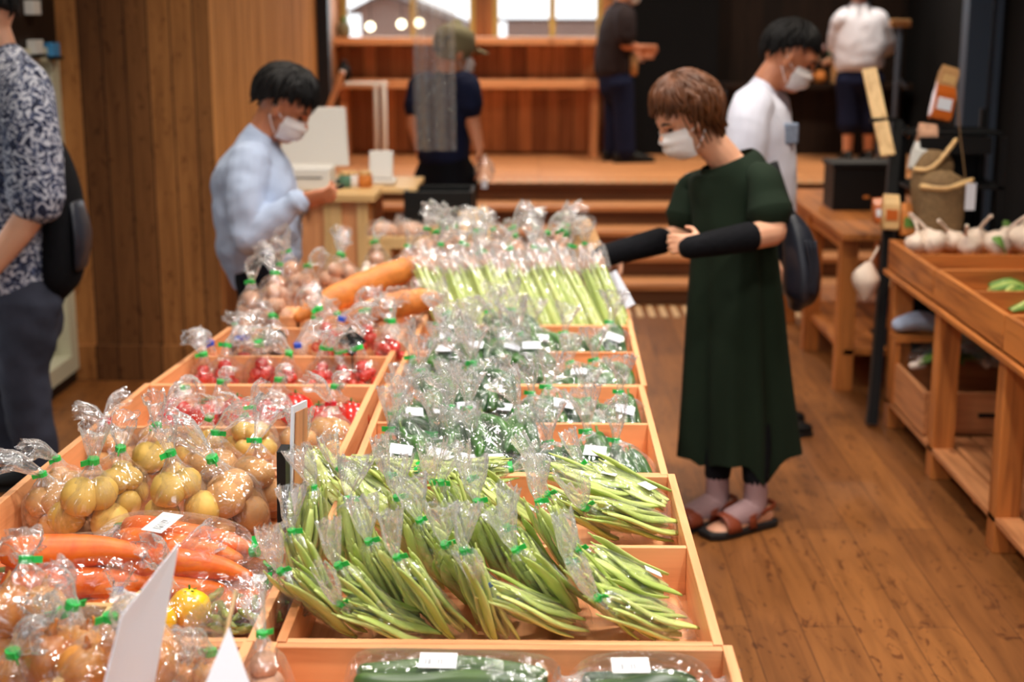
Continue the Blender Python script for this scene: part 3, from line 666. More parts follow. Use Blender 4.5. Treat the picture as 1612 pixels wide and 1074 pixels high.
def heap(q, r, n, spread, layers=2):
    out = []; per = max(1, math.ceil(n / layers))
    for i in range(n):
        k = i // per; a = 6.28 * (i % per) / per + k * .7; d = spread * (1 - .45 * k) if per > 1 else 0
        out.append((d * math.cos(a), d * math.sin(a) * .85, r * .95 + k * r * 1.45, r * q.uniform(.88, 1.1)))
    return out
qq = random.Random(5)
POTB = Kind([ball_bag('potato_bag', 21, heap(qq, .034, 6, .046), 'potato_b', 'potato', .08), ball_bag('potato_bag', 22, heap(qq, .034, 5, .042), 'potato_b', 'potato', .10, lab=True)])
POTY = Kind([ball_bag('potato_bag', 23, heap(qq, .030, 7, .046), 'potato_y', 'potato', .07), ball_bag('potato_bag', 24, heap(qq, .036, 4, .040), 'potato_y', 'potato', .08, lab=True)])
CHER = Kind([ball_bag('cherry_tomato_bag', 31 + k, heap(qq, .0145, 11, .030, 3), 'cherry', 'cherry_tomato', .045, lean=.006 * (k - 1)) for k in range(3)])
TOMA = Kind([ball_bag('tomato_bag', 41, heap(qq, .041, 3, .050, 1), 'tomato', 'tomato', .03, tip='calyx'), ball_bag('tomato_bag', 42, heap(qq, .045, 2, .042, 1), 'tomato', 'tomato', .03, tip='calyx')])
ONIO = Kind([ball_bag('onion_bag', 51, heap(qq, .040, 4, .052), 'onion', 'onion', .04, tip='onion'), ball_bag('onion_bag', 52, heap(qq, .042, 3, .048, 1), 'onion', 'onion', .05, tip='onion')])
ROOT = Kind([ball_bag('root_bag', 61 + k, heap(qq, .026, 7, .032, 3), 'root', 'root_vegetable', .09) for k in range(3)])
GARL = Kind([ball_bag('garlic_bag', 66 + k, heap(qq, .026, 5, .036), 'garlic', 'garlic_bulb', .06) for k in range(2)])
MUSH = Kind([ball_bag('mushroom_bag', 71, heap(qq, .024, 8, .046), 'mushroom', 'mushroom', .03)])
YELL = Kind([ball_bag('yellow_pepper_bag', 81, heap(qq, .036, 3, .042, 1), 'yellowpepper', 'yellow_pepper', .07, tip='calyx', tiem='tie_blue')], 'tie_blue')

def carrot_bag(seed, n=3):
    q = random.Random(seed); t = thing('carrot_bag', FAR, '', 'bag', 'bags of carrots')
    for i in range(n):
        y = (-.041, .001, .042, -.02)[i]; z = .026 if i < 3 else .064; l = q.uniform(.165, .19); r = q.uniform(.0235, .027); sgn = 1 if i % 3 != 1 else 1
        pts = [(-l / 2 + l * k / 6, y * (1 - .25 * k / 6) + .006 * math.sin(k + seed), z - .003 * k) for k in range(7)]; rs = [r * a for a in (.78, 1.0, .98, .9, .78, .62, .36)]
        o = MB().tube(pts, rs, 14, sub=3, fn=lambda s, th, p=q.uniform(0, 6): 1 + .015 * math.sin(60 * s + p)).build('carrot', 'carrot', t)
        MB().tube([(-l / 2 - .010, pts[0][1], z), (-l / 2 - .026, pts[0][1], z)], [.009, .007], 8).build('carrot_crown', 'stem', o)
    film_tube('plastic_bag', t, [(-.135, 0, .012), (-.115, 0, .024), (-.05, 0, .030), (.04, 0, .029), (.09, 0, .026), (.115, 0, .024), (.135, 0, .03), (.16, .01, .045), (.18, .015, .055)],
              [(.055, .004), (.068, .024), (.074, .032), (.068, .030), (.042, .024), (.009, .009), (.02, .014), (.032, .018), (.04, .02)], 0, 0, .10, seed, mats=('sleeve', 'gather'), neck=.62)
    tie(t, (.115, 0, .024), (1, 0, .2), 'tie_green')
    sticker(t, (-.02, 0, .061), (.15, 1, 0), (-1, .15, .02), .055, .034)
    return t
CARR = Kind([carrot_bag(91), carrot_bag(92, 4)])

def celery_pack(seed):
    """tapered bundle of stalks standing in a clear sleeve, local z up"""
    q = random.Random(seed); t = thing('celery_pack', FAR, '', 'packet', 'upright celery packs')
    for i in range(7):
        a = i * .9; d = .0135 if i else 0; l = q.uniform(.25, .29)
        pts = [(d * math.cos(a) * (1 + .5 * u), d * math.sin(a) * (1 + .5 * u), .006 + l * u) for u in (0, .25, .5, .75, 1)]
        MB().tube(pts, [.009, .0125, .013, .010, .006], 8, sub=2).build('celery_stalk', 'celery', t)
    m = MB()
    for i in range(9):
        a = i * .7; m.tube([(.012 * math.cos(a), .012 * math.sin(a), .26), (.026 * math.cos(a), .026 * math.sin(a), .30 + .01 * (i % 3))], [(.010, .002), (.003, .001)], 6, side=(-math.sin(a), math.cos(a), 0))
    m.build('celery_leaves', 'root', t)
    film_tube('plastic_sleeve', t, [(0, 0, 0), (0, 0, .02), (0, 0, .1), (0, 0, .22), (0, 0, .29), (0, 0, .34)], [(.020, .020), (.026, .026), (.030, .030), (.034, .034), (.040, .034), (.046, .036)], 0, 0, .08, seed, mats=('sleeve', 'gather'), neck=.82)
    return t
CEL = Kind([celery_pack(101), celery_pack(102)])
def cucumber_pack(seed, n, l):
    q = random.Random(seed); t = thing('cucumber_pack', FAR, '', 'packet', 'packs of long cucumbers')
    for i in range(n):
        y = (i % 3 - 1) * .034; z = .02 + (i // 3) * .034
        MB().tube([(-l / 2 + l * k / 6, y + .004 * math.sin(k + i), z + .003 * math.sin(k * 1.3 + i)) for k in range(7)], [.014, .019, .0195, .020, .0195, .018, .012], 12, sub=2, fn=lambda s, th: 1 + .03 * math.cos(7 * th)).build('cucumber', 'cucumber', t)
    film_tube('plastic_bag', t, [(-l / 2 - .03, 0, .03), (-l / 2, 0, .036), (0, 0, .038), (l / 2, 0, .036), (l / 2 + .03, 0, .03), (l / 2 + .07, 0, .03)], [(.05, .004), (.06, .036), (.062, .04), (.06, .036), (.02, .014), (.05, .004)], 0, 0, .09, seed, mats=('sleeve', 'gather'), neck=.82)
    sticker(t, (-.02, -.01, .078), (1, 0, 0), (0, 1, .1), .055, .035)
    return t

# ------------------------------------------------------------------ bags laid out from the tie (T) to the far end (E)
def lie(kind, T, E, label, group, L=.22, tie=None, which=None, roll=0.0):
    d = T - E; yaw = math.atan2(d.y, d.x); pit = math.atan2(d.z, math.hypot(d.x, d.y)); sc = max(.85, min(1.25, d.length / L))
    return kind.put(E, (roll, -pit, yaw), label, group, sc, tie, which)
FLOORZ = ZT + .010
near_beans = [  # tie px, end px, tie z, end z
    ((512, 828), (500, 925), .82, .70), ((540, 850), (560, 945), .82, .70), ((460, 902), (500, 985), .78, .67), ((460, 948), (548, 1005), .76, .67),
    ((625, 832), (672, 915), .83, .71), ((553, 948), (625, 1010), .76, .67), ((586, 908), (640, 985), .79, .68), ((690, 812), (735, 905), .83, .71),
    ((645, 945), (705, 1012), .76, .67), ((752, 842), (800, 930), .82, .70), ((728, 930), (770, 1015), .78, .67), ((848, 838), (915, 935), .82, .70),
    ((772, 962), (895, 1000), .75, .68), ((905, 930), (1000, 1008), .77, .67), ((932, 905), (1042, 955), .76, .69), ((930, 968), (1062, 996), .75, .68),
    ((700, 900), (752, 965), .79, .68), ((800, 876), (868, 955), .79, .68), ((832, 925), (890, 985), .76, .67), ((668, 872), (715, 945), .80, .69), ((560, 985), (668, 1010), .73, .67)]
order = sorted(range(len(near_beans)), key=lambda i: near_beans[i][0][0] + near_beans[i][1][0])
for r, i in enumerate(order):
    (a, e, za, ze) = near_beans[i]
    lab = 'bagged flat green beans, %s in the front half of the bean tray' % place(r, len(order))
    if i == 12: lab = 'bag of flat green beans with a blue tie in the bean tray'
    lie(BEANS, at(a[0], a[1], za), at(e[0], e[1], ze), lab, 'flat bean bags, front half of the bean tray', tie='tie_blue' if i == 12 else None, roll=R.uniform(-.25, .25))
far_beans = [((645, 762), (535, 752), .77, .76), ((495, 748), (560, 825), .79, .70), ((553, 778), (640, 842), .77, .69), ((793, 762), (660, 760), .77, .77),
    ((625, 790), (700, 845), .78, .69), ((752, 792), (840, 852), .78, .69), ((847, 758), (985, 792), .79, .74), ((853, 802), (965, 850), .78, .69),
    ((700, 800), (775, 848), .77, .69), ((914, 828), (1040, 846), .76, .69), ((930, 762), (1040, 815), .77, .71)]
order = sorted(range(len(far_beans)), key=lambda i: far_beans[i][0][0] + far_beans[i][1][0])
for r, i in enumerate(order):
    (a, e, za, ze) = far_beans[i]
    lie(BEANS, at(a[0], a[1], za), at(e[0], e[1], ze), 'bagged flat green beans, %s in the back half of the bean tray' % place(r, len(order)), 'flat bean bags, back half of the bean tray', roll=R.uniform(-.2, .2))

def pepper_row(n, x0, x1, y, z, label, group, head=(PI * .62, .35), pit=.35, skip=(), layer2=0):
    c = 0; tot = n + layer2 - len(skip); xs = []
    for k in range(n):
        if k in skip: continue
        xs.append((x0 + (x1 - x0) * k / (n - 1), y, z))
    for k in range(layer2): xs.append((x0 + (x1 - x0) * (k + .5) / (n - 1) , y + .06, z + .045))
    xs.sort()
    for k, (x, yy, zz) in enumerate(xs):
        h = head[0] + R.uniform(-head[1], head[1])
        PEPS.put((x + .05, yy - .06 + R.uniform(-.02, .02), zz), (R.uniform(-.2, .2), -pit + R.uniform(-.15, .1), h), label % place(k, len(xs)), group, R.uniform(.92, 1.1))
pepper_row(8, -.33, .17, 3.09, .675, 'bagged dark green peppers, %s in the front row of the pepper tray', 'pepper bags, front of the pepper tray', layer2=4)
pepper_row(8, -.33, .17, 3.48, .675, 'bagged dark green peppers, %s in the back row of the pepper tray', 'pepper bags, back of the pepper tray', layer2=3)
pepper_row(7, -.32, .17, 3.87, .68, 'bagged small peppers, %s in the front row of the third pepper tray', 'pepper bags, front of the small pepper tray', layer2=4)
pepper_row(6, -.30, .17, 4.26, .68, 'bagged small peppers, %s in the back row before the celery', 'pepper bags before the celery', layer2=3)

# cucumbers in the nearest tray
def place1(t, loc, rot, label, group=None): t.location = loc; t.rotation_euler = rot; t['label'] = label; return t
place1(cucumber_pack(111, 5, .26), (-.125, 2.005, .70), (.12, 0, -.02), 'long pack of dark cucumbers with a white label, left in nearest tray')
place1(cucumber_pack(112, 4, .15), (.155, 1.995, .70), (.12, 0, .04), 'shorter pack of dark cucumbers at the right of the nearest tray')
p = at(415, 1065, .74); ROOT.put((p.x + .01, p.y - .05, .70), (0, 0, 0), 'crumpled clear bag at the left end of the nearest right tray', None, .8, which=2)

# celery, leaning back to the left
for k in range(15):
    x = -.27 + .0405 * k
    CEL.put((x, 4.53 + .012 * (k % 2), .672), (rad(-33 + R.uniform(-2, 2)), rad(-26 + R.uniform(-3, 3)), 0), 'upright clear pack of pale green celery, %s in the slanting row' % place(k, 15), 'celery packs', R.uniform(.98, 1.1))
for r, (y, z, n) in enumerate([(4.86, .81, 10), (4.99, .85, 10), (5.13, .84, 9)]):
    for k in range(n):
        if k == n - 1 and r < 2: continue
        ROOT.put((-.37 + .066 * k + R.uniform(-.008, .008) - .02 * r, y + R.uniform(-.02, .02), z - .03), (R.uniform(-.35, 0), R.uniform(-.3, .2), R.uniform(0, 6)),
                 'clear bag of pinkish roots, %s in the %s row behind the celery' % (place(k, n - (r < 2)), ['first', 'second', 'third'][r]), 'root bags behind the celery', R.uniform(.9, 1.08))
b = MB().box(-.36, .26, 4.80, 5.2, ZT + .01, .775)
tag(b.build('riser_crate', 'cedar_x', None, False, .003), 'low wooden box raising the clear bags behind the celery', 'crate')
t = thing('kraft_bag', (.215, 4.84, .755), 'tall brown kraft paper bag leaning at the right end behind the celery', 'bag', rot=(rad(-20), rad(-14), .1))
m = MB(); m.rings([[(sx * w_ , sy * d_, z) for sx, sy in ((-1, -1), (0, -1.15), (1, -1), (1.1, 0), (1, 1), (0, 1.1), (-1, 1), (-1.1, 0))] for w_, d_, z in ((.034, .03, 0), (.045, .036, .05), (.046, .034, .16), (.04, .022, .24), (.028, .006, .29))])
m.build('paper_sack', 'kraft', t, True)
m = MB(); m.box(-.03, .03, -.046, -.0445, .06, .12); m.build('paper_label', 'mushroom', t, False)
t = thing('white_leaflet', (.30, 4.72, .765), 'white folded leaflet propped against the kraft paper bag', 'leaflet', rot=(rad(-28), rad(-24), .3))
MB().box(-.02, .02, 0, .0015, 0, .13).build('sheet', 'paper', t, False)

# two long loaves and the bags round them, far left
def loaf(p0, p1, r, label):
    a, b_ = Vector(p0), Vector(p1); c = (a + b_) / 2; d = (b_ - a); l = d.length
    t = thing('long_loaf', c, label, 'bread', 'long loaves'); n_ = 11
    pts = [(a - c) + d * (k / (n_ - 1)) + Vector((0, 0, .012 * math.sin(PI * k / (n_ - 1)))) for k in range(n_)]
    rs = [(r * s, r * .85 * s) for s in (.35, .72, .9, .97, 1, 1, 1, .97, .9, .75, .4)]
    MB().tube(pts, rs, 16, sub=3, fn=lambda s, th: 1 + .035 * math.sin(40 * s + 2 * math.cos(th))).build('crust', 'loaf', t)
    m = MB()
    for k in range(2, 9):
        q_ = pts[k] + Vector((0, -r * .25, r * .78)); m.tube([q_ - d.normalized() * .02 + Vector((0, .012, 0)), q_ + d.normalized() * .02 - Vector((0, .012, .006))], [(.004, .0015), (.004, .0015)], 6)
    m.build('scored_cut', 'pale_x', t)
    return t
loaf(aty(468, 500, 4.44), aty(676, 412, 4.76), .046, 'upper long golden loaf slanting across the left tray')
loaf(aty(545, 505, 4.41), aty(692, 470, 4.44), .042, 'lower long golden loaf resting against the celery packs')
spots = [(395, 470), (430, 445), (465, 430), (425, 478), (472, 438), (515, 428), (555, 425), (600, 405), (640, 392)]
for k, (px, py) in enumerate(sorted(spots)):
    p = at(px, py + 22, .79); y = min(5.15, max(4.46, p.y))
    ROOT.put((p.x, y, .735 + .02 * (k % 2)), (R.uniform(-.3, .2), R.uniform(-.4, .3), R.uniform(0, 6)), 'clear bag of pinkish roots, %s of those round the long loaves' % place(k, len(spots)), 'root bags round the loaves', 1.0)
b = MB(); b.box(-.93, -.76, 4.43, 4.60, .67, .79).box(-.74, -.52, 4.44, 4.6, .67, .775)
t = thing('wooden_block', (-.84, 4.5, .665), 'short pale wooden box end under the bags at the left', 'crate'); rel(t, MB().box(-.93, -.755, 4.435, 4.60, .667, .785), 'box_end', 'cedar_x', bevel=.002)
t = thing('wooden_block', (-.62, 4.5, .665), 'longer pale wooden box end under the slanting loaf', 'crate'); rel(t, MB().box(-.745, -.50, 4.44, 4.62, .667, .775), 'box_end', 'cedar_x', bevel=.002)
t = thing('root_basket', at(600, 432, .80), 'shallow basket of pale bulbs behind the slanting loaf', 'basket')
MB().lathe([(.07, -.04), (.10, -.02), (.115, .01), (.11, .01), (.09, -.02), (.02, -.03)], 24).build('bowl', 'straw', t)
for k in range(7): MB().ell((.055 * math.cos(k * .9), .055 * math.sin(k * .9), .012 + .012 * (k % 2)), (.022, .022, .02)).build('bulb', 'garlic', t)

# mushrooms, garlic and the slate by the cherry tomatoes
for k, (px, py, kd, w_, lab, sc) in enumerate([(375, 545, MUSH, 0, 'clear bag of small brown mushrooms at the left end of the mushroom row', .85), (432, 545, MUSH, 0, 'bag of nearly black mushrooms, second in the mushroom row', 1.1),
        (492, 545, GARL, 0, 'bag of pale garlic beside the black mushrooms', 1.0), (535, 540, GARL, 1, 'bag of garlic with a green tie left of the dark slate', 1.0), (612, 545, GARL, 0, 'bag of pinkish garlic at the right end by the peppers', 1.25), (652, 535, ROOT, 0, 'bag of roots wedged at the corner below the lower loaf', .9)]):
    p = at(px, py, .70); kd.put((p.x, p.y, .668), (R.uniform(-.2, .1), 0, R.uniform(0, 6)), lab, 'mixed bags in the mushroom row', sc, which=w_)
def slate(p, s, label):
    t = thing('price_slate', p, label, 'sign', rot=(rad(-15), 0, .25)); m = MB(); h = s / 2
    m.prism([(0, -h), (h, 0), (0, h), (-h, 0)], 0, .006); o = m.build('slate_plate', 'black', t, False, .001); o.rotation_euler = (PI / 2, 0, 0)
    MB().tube([(0, 0, -h), (0, 0, -h - .05)], [.002, .002], 6).build('pin', 'black', t); return t
slate(at(553, 538, .80) , .085, 'dark diamond shaped slate standing among the tomato bags')
slate(aty(700, 512, 4.32), .06, 'small black card at the back of the pepper row')

# cherry tomatoes: two staggered rows
cher = [(285, 594), (318, 580), (350, 594), (385, 585), (415, 592), (448, 596), (480, 584), (505, 596), (535, 575), (545, 595), (580, 592), (575, 560), (615, 578), (520, 560)]
cher.sort()
for k, (px, py) in enumerate(cher):
    p = at(px, py, .70); CHER.put((max(-.945, p.x), max(3.75, p.y), .668 + (.05 if py < 580 else 0)), (R.uniform(-.2, .2), R.uniform(-.2, .2), R.uniform(0, 6)), 'small bag of cherry tomatoes, %s in the cherry tomato row' % place(k, len(cher)),
             'cherry tomato bags', R.uniform(1.0, 1.25), tie='tie_blue' if k in (1, 3, 6, 9) else None)
# big tomatoes
for k, (px, py, w_, lab) in enumerate([(288, 655, 0, 'bag of three big red tomatoes at the left of the tomato row'), (350, 652, 1, 'pair of big red tomatoes in film, second in the tomato row'),
        (440, 648, 1, 'pair of big red tomatoes in film left of the upright sign'), (528, 660, 1, 'pair of big red tomatoes at the right end of the tomato row')]):
    p = at(px, py, .71); TOMA.put((max(-.955, p.x), max(3.38, p.y), .668), (0, 0, R.uniform(-.3, .3)), lab, 'big tomato bags', 1.0, which=w_)
# small potatoes and potatoes
for k, (px, py, kd, z, tm, lab, sc, w_) in enumerate([
        (135, 742, POTB, .668, 'tie_red', 'bag of small potatoes with a red tie at the left of its row', .8, 0), (185, 738, POTB, .668, 'tie_red', 'bag of small potatoes with a red tie, second in its row', .75, 0),
        (245, 735, POTB, .668, 'tie_red', 'bag of small potatoes with a red tie, third in its row', .85, 0), (310, 735, POTY, .668, None, 'bag of yellow potatoes at the middle of the small potato row', .9, 0),
        (390, 720, POTY, .72, None, 'high heaped bag of small yellow potatoes below the tomatoes', .85, 0), (512, 725, POTB, .668, 'tie_red', 'bag of potatoes with a red tie right of the upright sign', .9, 0),
        (470, 735, POTB, .668, None, 'bag of brown potatoes just behind the upright sign', .8, 0), (400, 745, POTB, .668, None, 'bag of brown potatoes under the heaped yellow ones', .9, 0),
        (55, 835, POTB, .668, None, 'bag of potatoes at the left end with a tall pale tail', .85, 0), (130, 845, POTY, .668, None, 'bag of yellow potatoes behind the left carrots', 1.1, 1),
        (175, 800, POTY, .70, None, 'bag of yellow potatoes, second from left behind the carrots', 1.0, 0), (235, 775, POTY, .71, None, 'bag of large yellow potatoes on the tray divider', .95, 1),
        (285, 830, POTY, .71, None, 'tall bag of one large pale potato group behind the carrots', 1.0, 1), (365, 845, POTB, .668, None, 'bag of round brown potatoes beside the upright sign', 1.15, 1),
        (330, 790, POTB, .70, None, 'bag of brown potatoes with a green tie behind the round ones', .95, 0), (400, 800, POTB, .69, None, 'bag of brown potatoes squeezed against the upright sign', .95, 1),
        (55, 805, POTB, .69, None, 'small dark bag of potatoes behind the left end bag', .8, 0)]):
    p = at(px, py, z + .01); kd.put((max(-.985, p.x), p.y + .03, z), (R.uniform(-.25, .15), R.uniform(-.2, .2), R.uniform(0, 6)), lab, 'potato bags', sc, tm, w_)
# carrots
for k, (px, py, z, yaw, w_, lab, sc, ro) in enumerate([
        (5, 905, .72, .15, 0, 'bag of carrots at the left edge beside a green tie', 1.15, .1), (135, 900, .725, .12, 1, 'bag of carrots with a barcode label, second from the left edge', 1.25, .1),
        (285, 868, .745, -.22, 0, 'bag of carrots lying on top behind the white card', 1.26, .15), (330, 915, .71, -.3, 1, 'bag of carrots lying under the top bag of carrots', 1.0, 0.05),
        (90, 950, .675, .05, 0, 'bag of carrots at the bottom of the carrot heap', 1.0, 0), (405, 930, .70, 1.5, 0, 'bag of carrots with its stem ends towards the front', .85, 0), (225, 945, .675, .1, 1, 'bag of carrots at the bottom behind the white card', .95, 0)]):
    p = at(px, py, z + .02); CARR.put((p.x, p.y, z), (ro, -.03, yaw), lab, 'carrot bags', sc, None, w_)
# yellow peppers and soybeans in front of the carrots
p = at(262, 985, .70); YELL.put((p.x, p.y, .69), (0, 0, .5), 'bag of yellow peppers with a blue tie behind the white card', None, 1.0)
p = at(190, 985, .70); YELL.put((p.x, p.y, .68), (0, 0, 1.5), 'bag of yellow peppers left of the white card', None, .8)
def pod_pack(p, label):
    t = thing('soybean_pack', p, label, 'packet'); q = random.Random(3); 
    for i in range(26):
        c = Vector((q.uniform(-.06, .06), q.uniform(-.05, .05), .012 + .014 * (i // 9))); a = q.uniform(0, 3.14); d = Vector((math.cos(a), math.sin(a), q.uniform(-.2, .2))) * .026
        MB().tube([c - d, c - d * .4, c, c + d * .4, c + d], [.003, .0075, .006, .0075, .003], 8, sub=2).build('soybean_pod', 'okra', t)
    film_tube('plastic_bag', t, [(-.09, 0, .02), (-.07, 0, .026), (0, 0, .03), (.06, 0, .028), (.085, 0, .025), (.11, 0, .04)], [(.06, .004), (.068, .024), (.07, .032), (.062, .028), (.02, .014), (.05, .01)], 0, 0, .14, 3, neck=.8)
    return t
pod_pack(at(385, 985, .69), 'flat clear bag of green soybean pods in front of the carrots')

# onion box, cards and clear stand, nearest on the left
t = thing('onion_box', (-.88, 2.0, .665), 'shallow pale box holding bagged onions at the near left', 'box')
for n_, a in (('back_wall', (-1.08, -.66, 2.135, 2.15)), ('front_wall', (-1.08, -.66, 1.74, 1.755)), ('side_wall', (-1.08, -1.065, 1.755, 2.135)), ('side_wall', (-.675, -.66, 1.755, 2.135))):
    rel(t, MB().box(a[0], a[1], a[2], a[3], .667, .795), n_, 'pale_x', bevel=.002)
rel(t, MB().box(-1.065, -.675, 1.755, 2.135, .667, .675), 'bottom', 'pale_x')
on = [(35, 1030, 0), (118, 1020, 1), (15, 1090, 1), (130, 1090, 0), (72, 1070, 0)]
on.sort()
for k, (px, py, w_) in enumerate(on):
    p = at(px, py, .76); ONIO.put((max(-1.0, p.x), min(2.06, p.y + .02), .70 + .02 * (k % 2)), (R.uniform(-.3, .1), R.uniform(-.3, .3), R.uniform(0, 6)), 'clear bag of golden onions, %s in the pale box' % place(k, len(on)), 'onion bags', 1.0, None, w_)
for k, (px, py) in enumerate([(255, 1070), (345, 1075)]):
    p = at(px, py, .72); ONIO.put((p.x, p.y, .667), (-.1, 0, 1 + k), ['bag of onions half hidden behind the tall white card', 'bag of onions behind the small pointed white card'][k], None, .9, None, k)
def card(name, pix, ys, label):
    """folded paper card from its outline; each corner has its own depth"""
    pts = [aty(px, py, y) for (px, py), y in zip(pix, ys)]; c = sum(pts, Vector()) / len(pts); nrm = (pts[1] - pts[0]).cross(pts[2] - pts[0]).normalized() * .0015
    t = thing(name, (c.x, c.y, min(p.z for p in pts)), label, 'card'); t_loc = Vector(t.location); n_ = len(pts)
    m = MB(); m.add([p - t_loc for p in pts] + [p - t_loc + nrm for p in pts], [tuple(range(n_)), tuple(range(2 * n_ - 1, n_ - 1, -1))] + [(i, n_ + i, n_ + (i + 1) % n_, (i + 1) % n_) for i in range(n_)])
    m.build('paper_sheet', 'paper', t, False); return t
card('price_card', [(282, 855), (238, 1110), (150, 1135), (192, 970)], [1.90, 1.78, 1.62, 1.70], 'tall blank white card seen edge-on at the near left')
card('price_card', [(361, 988), (402, 1100), (310, 1110)], [1.80, 1.76, 1.66], 'small pointed white card beside the tall one')
t = thing('acrylic_stand', (-.47, 1.80, .667), 'clear acrylic stand behind the white cards', 'stand')
a, b_, c_, d_ = [aty(px, py, y) for px, py, y in ((372, 930, 1.98), (330, 1110, 1.84), (225, 1110, 1.72), (300, 960, 1.84))]
m = MB(); o_ = Vector(t.location); nn = Vector((.004, 0, 0)); m.add([p - o_ for p in (a, b_, c_, d_)] + [p - o_ + nn for p in (a, b_, c_, d_)], [(0, 1, 2, 3), (7, 6, 5, 4), (0, 4, 5, 1), (1, 5, 6, 2), (2, 6, 7, 3), (3, 7, 4, 0)])
m.build('clear_plate', 'sleeve', t, False)
m = MB(); m.beam(a - o_, b_ - o_, .004, .006); m.build('plate_edge', 'pale_z', t, False)
# upright photo sign between the columns
t = thing('photo_sign', (-.475, 2.62, .70), 'upright photo board on a black holder beside the potatoes', 'sign')
p0, p1, p2, p3 = aty(452, 850, 2.56), aty(480, 838, 2.86), aty(480, 630, 2.86), aty(458, 640, 2.60)
pr = [Vector((p.x, p.y, p.z)) for p in (p0, p1, p2, p3)]; o_ = Vector(t.location)
m = MB(); nx = Vector((.005, .0, 0)); m.add([p - o_ for p in pr] + [p - o_ + nx for p in pr], [(3, 2, 1, 0), (4, 5, 6, 7), (0, 1, 5, 4), (1, 2, 6, 5), (2, 3, 7, 6), (3, 0, 4, 7)])
m.build('board', 'paper', t, False)
m = MB(); lerp = lambda u, v: (pr[0] * (1 - u) + pr[1] * u) * (1 - v) + (pr[3] * (1 - u) + pr[2] * u) * v
nn = Vector((.003, -.001, 0))
def patch(mb, u0, u1, v0, v1, e): 
    q = [lerp(u, v) - o_ + nx + nn * e for u, v in ((u0, v0), (u1, v0), (u1, v1), (u0, v1))]; q2 = [k - nn * .6 for k in q]
    mb.add(q2 + q, [(3, 2, 1, 0), (4, 5, 6, 7), (0, 1, 5, 4), (1, 2, 6, 5), (2, 3, 7, 6), (3, 0, 4, 7)])
patch(m, .1, .95, .40, .95, .8); m.build('photo_print', 'brown_z', t, False)
MB().beam(aty(447, 838, 2.55) - o_, aty(446, 706, 2.55) - o_, .016, .05).build('holder', 'black', t, False)

# ================================================================== people
class Frame:
    """local (right, forward, up) of a person standing at base and facing phi"""
    def __init__(s, base, phi, sc=1.0):
        s.o = Vector(base); s.F = Vector((math.cos(phi), math.sin(phi), 0)); s.R = Vector((math.sin(phi), -math.cos(phi), 0)); s.s = sc; s.phi = phi
    def __call__(s, r, f, u): return s.o + (s.R * r + s.F * f + Vector((0, 0, u))) * s.s
def head_matrix(c, phi, pitch=0.0, roll=0.0, sc=1.0):
    """head-local x right, y forward, z up"""
    F = Vector((math.cos(phi), math.sin(phi), 0)); Rr = Vector((math.sin(phi), -math.cos(phi), 0)); U = Vector((0, 0, 1))
    m = Matrix((Rr, F, U)).transposed() @ Euler((-pitch, roll, 0)).to_matrix()
    return Matrix.Translation(c) @ m.to_4x4() @ Matrix.Scale(sc, 4)
def add_head(mb, Mx):
    r3 = Mx.to_3x3(); E = lambda c, r, n=16, m=10: mb.ell(Mx @ Vector(c), r, n, m, mat=r3)
    E((0, -.012, .03), (.076, .097, .098)); E((0, .022, -.035), (.060, .072, .085)); E((0, .045, -.085), (.036, .042, .032))
    E((0, .055, .035), (.058, .042, .045)); E((0, .094, -.022), (.013, .022, .017)); E((0, .090, .0), (.009, .014, .025)); E((0, .082, .022), (.048, .015, .012))
    for s in (-1, 1):
        E((s * .033, .062, -.028), (.026, .030, .026)); E((s * .079, -.005, -.005), (.010, .018, .032)); E((s * .012, .092, -.028), (.009, .012, .009))
    E((0, .080, -.066), (.024, .016, .007)); E((0, .078, -.078), (.020, .016, .008))
def add_eyes(Mx, parent):
    for s in (-1, 1):
        m = MB(); m.ell(Mx @ Vector((s * .032, .078, .006)), (.014, .007, .006), 10, 7, mat=Mx.to_3x3()); m.build('eye', 'black', parent)
        m = MB(); m.tube([Mx @ Vector((s * .014, .094, .026)), Mx @ Vector((s * .034, .091, .032)), Mx @ Vector((s * .054, .078, .026))], [.003, .0042, .002], 6, sub=3); m.build('eyebrow', 'hair_black', parent)
def add_mask(Mx, parent, z0=-.098, z1=-.004):
    rows = []; rows2 = []
    for j in range(11):
        v = j / 10; z = z0 + (z1 - z0) * v; ro = []; ri = []
        prof = .094 + .022 * math.sin(PI * min(1, v * 1.08)) + .010 * (v > .6) - .012 * (v < .15)
        half = rad(62 + 8 * math.sin(PI * v))
        for i in range(17):
            a = -half + 2 * half * i / 16; wx = .080 - .014 * (1 - v)
            y = -.010 + (prof + .006 + .0018 * math.sin(v * 20) ) * math.cos(a) ** .9; x = wx * 1.04 * math.sin(a)
            ro.append(Mx @ Vector((x, y, z + .012 * (1 - math.cos(a)) * (1 if v < .5 else -1) * .6))); ri.append(Mx @ Vector((x * .985, y - .003, z)))
        rows.append(ro); rows2.append(ri)
    m = MB(); m.rings(rows, closed=False); m.rings(rows2, closed=False); o = m.build('face_mask', 'mask', parent)
    m = MB()
    for s in (-1, 1):
        for za, zb in ((-.020, .012), (-.080, -.030)): m.tube([Mx @ Vector((s * .072, .028, za)), Mx @ Vector((s * .083, .005, (za + zb) / 2)), Mx @ Vector((s * .087, -.014, zb))], [.0018] * 3, 5, sub=3)
    m.build('ear_loop', 'mask', o)
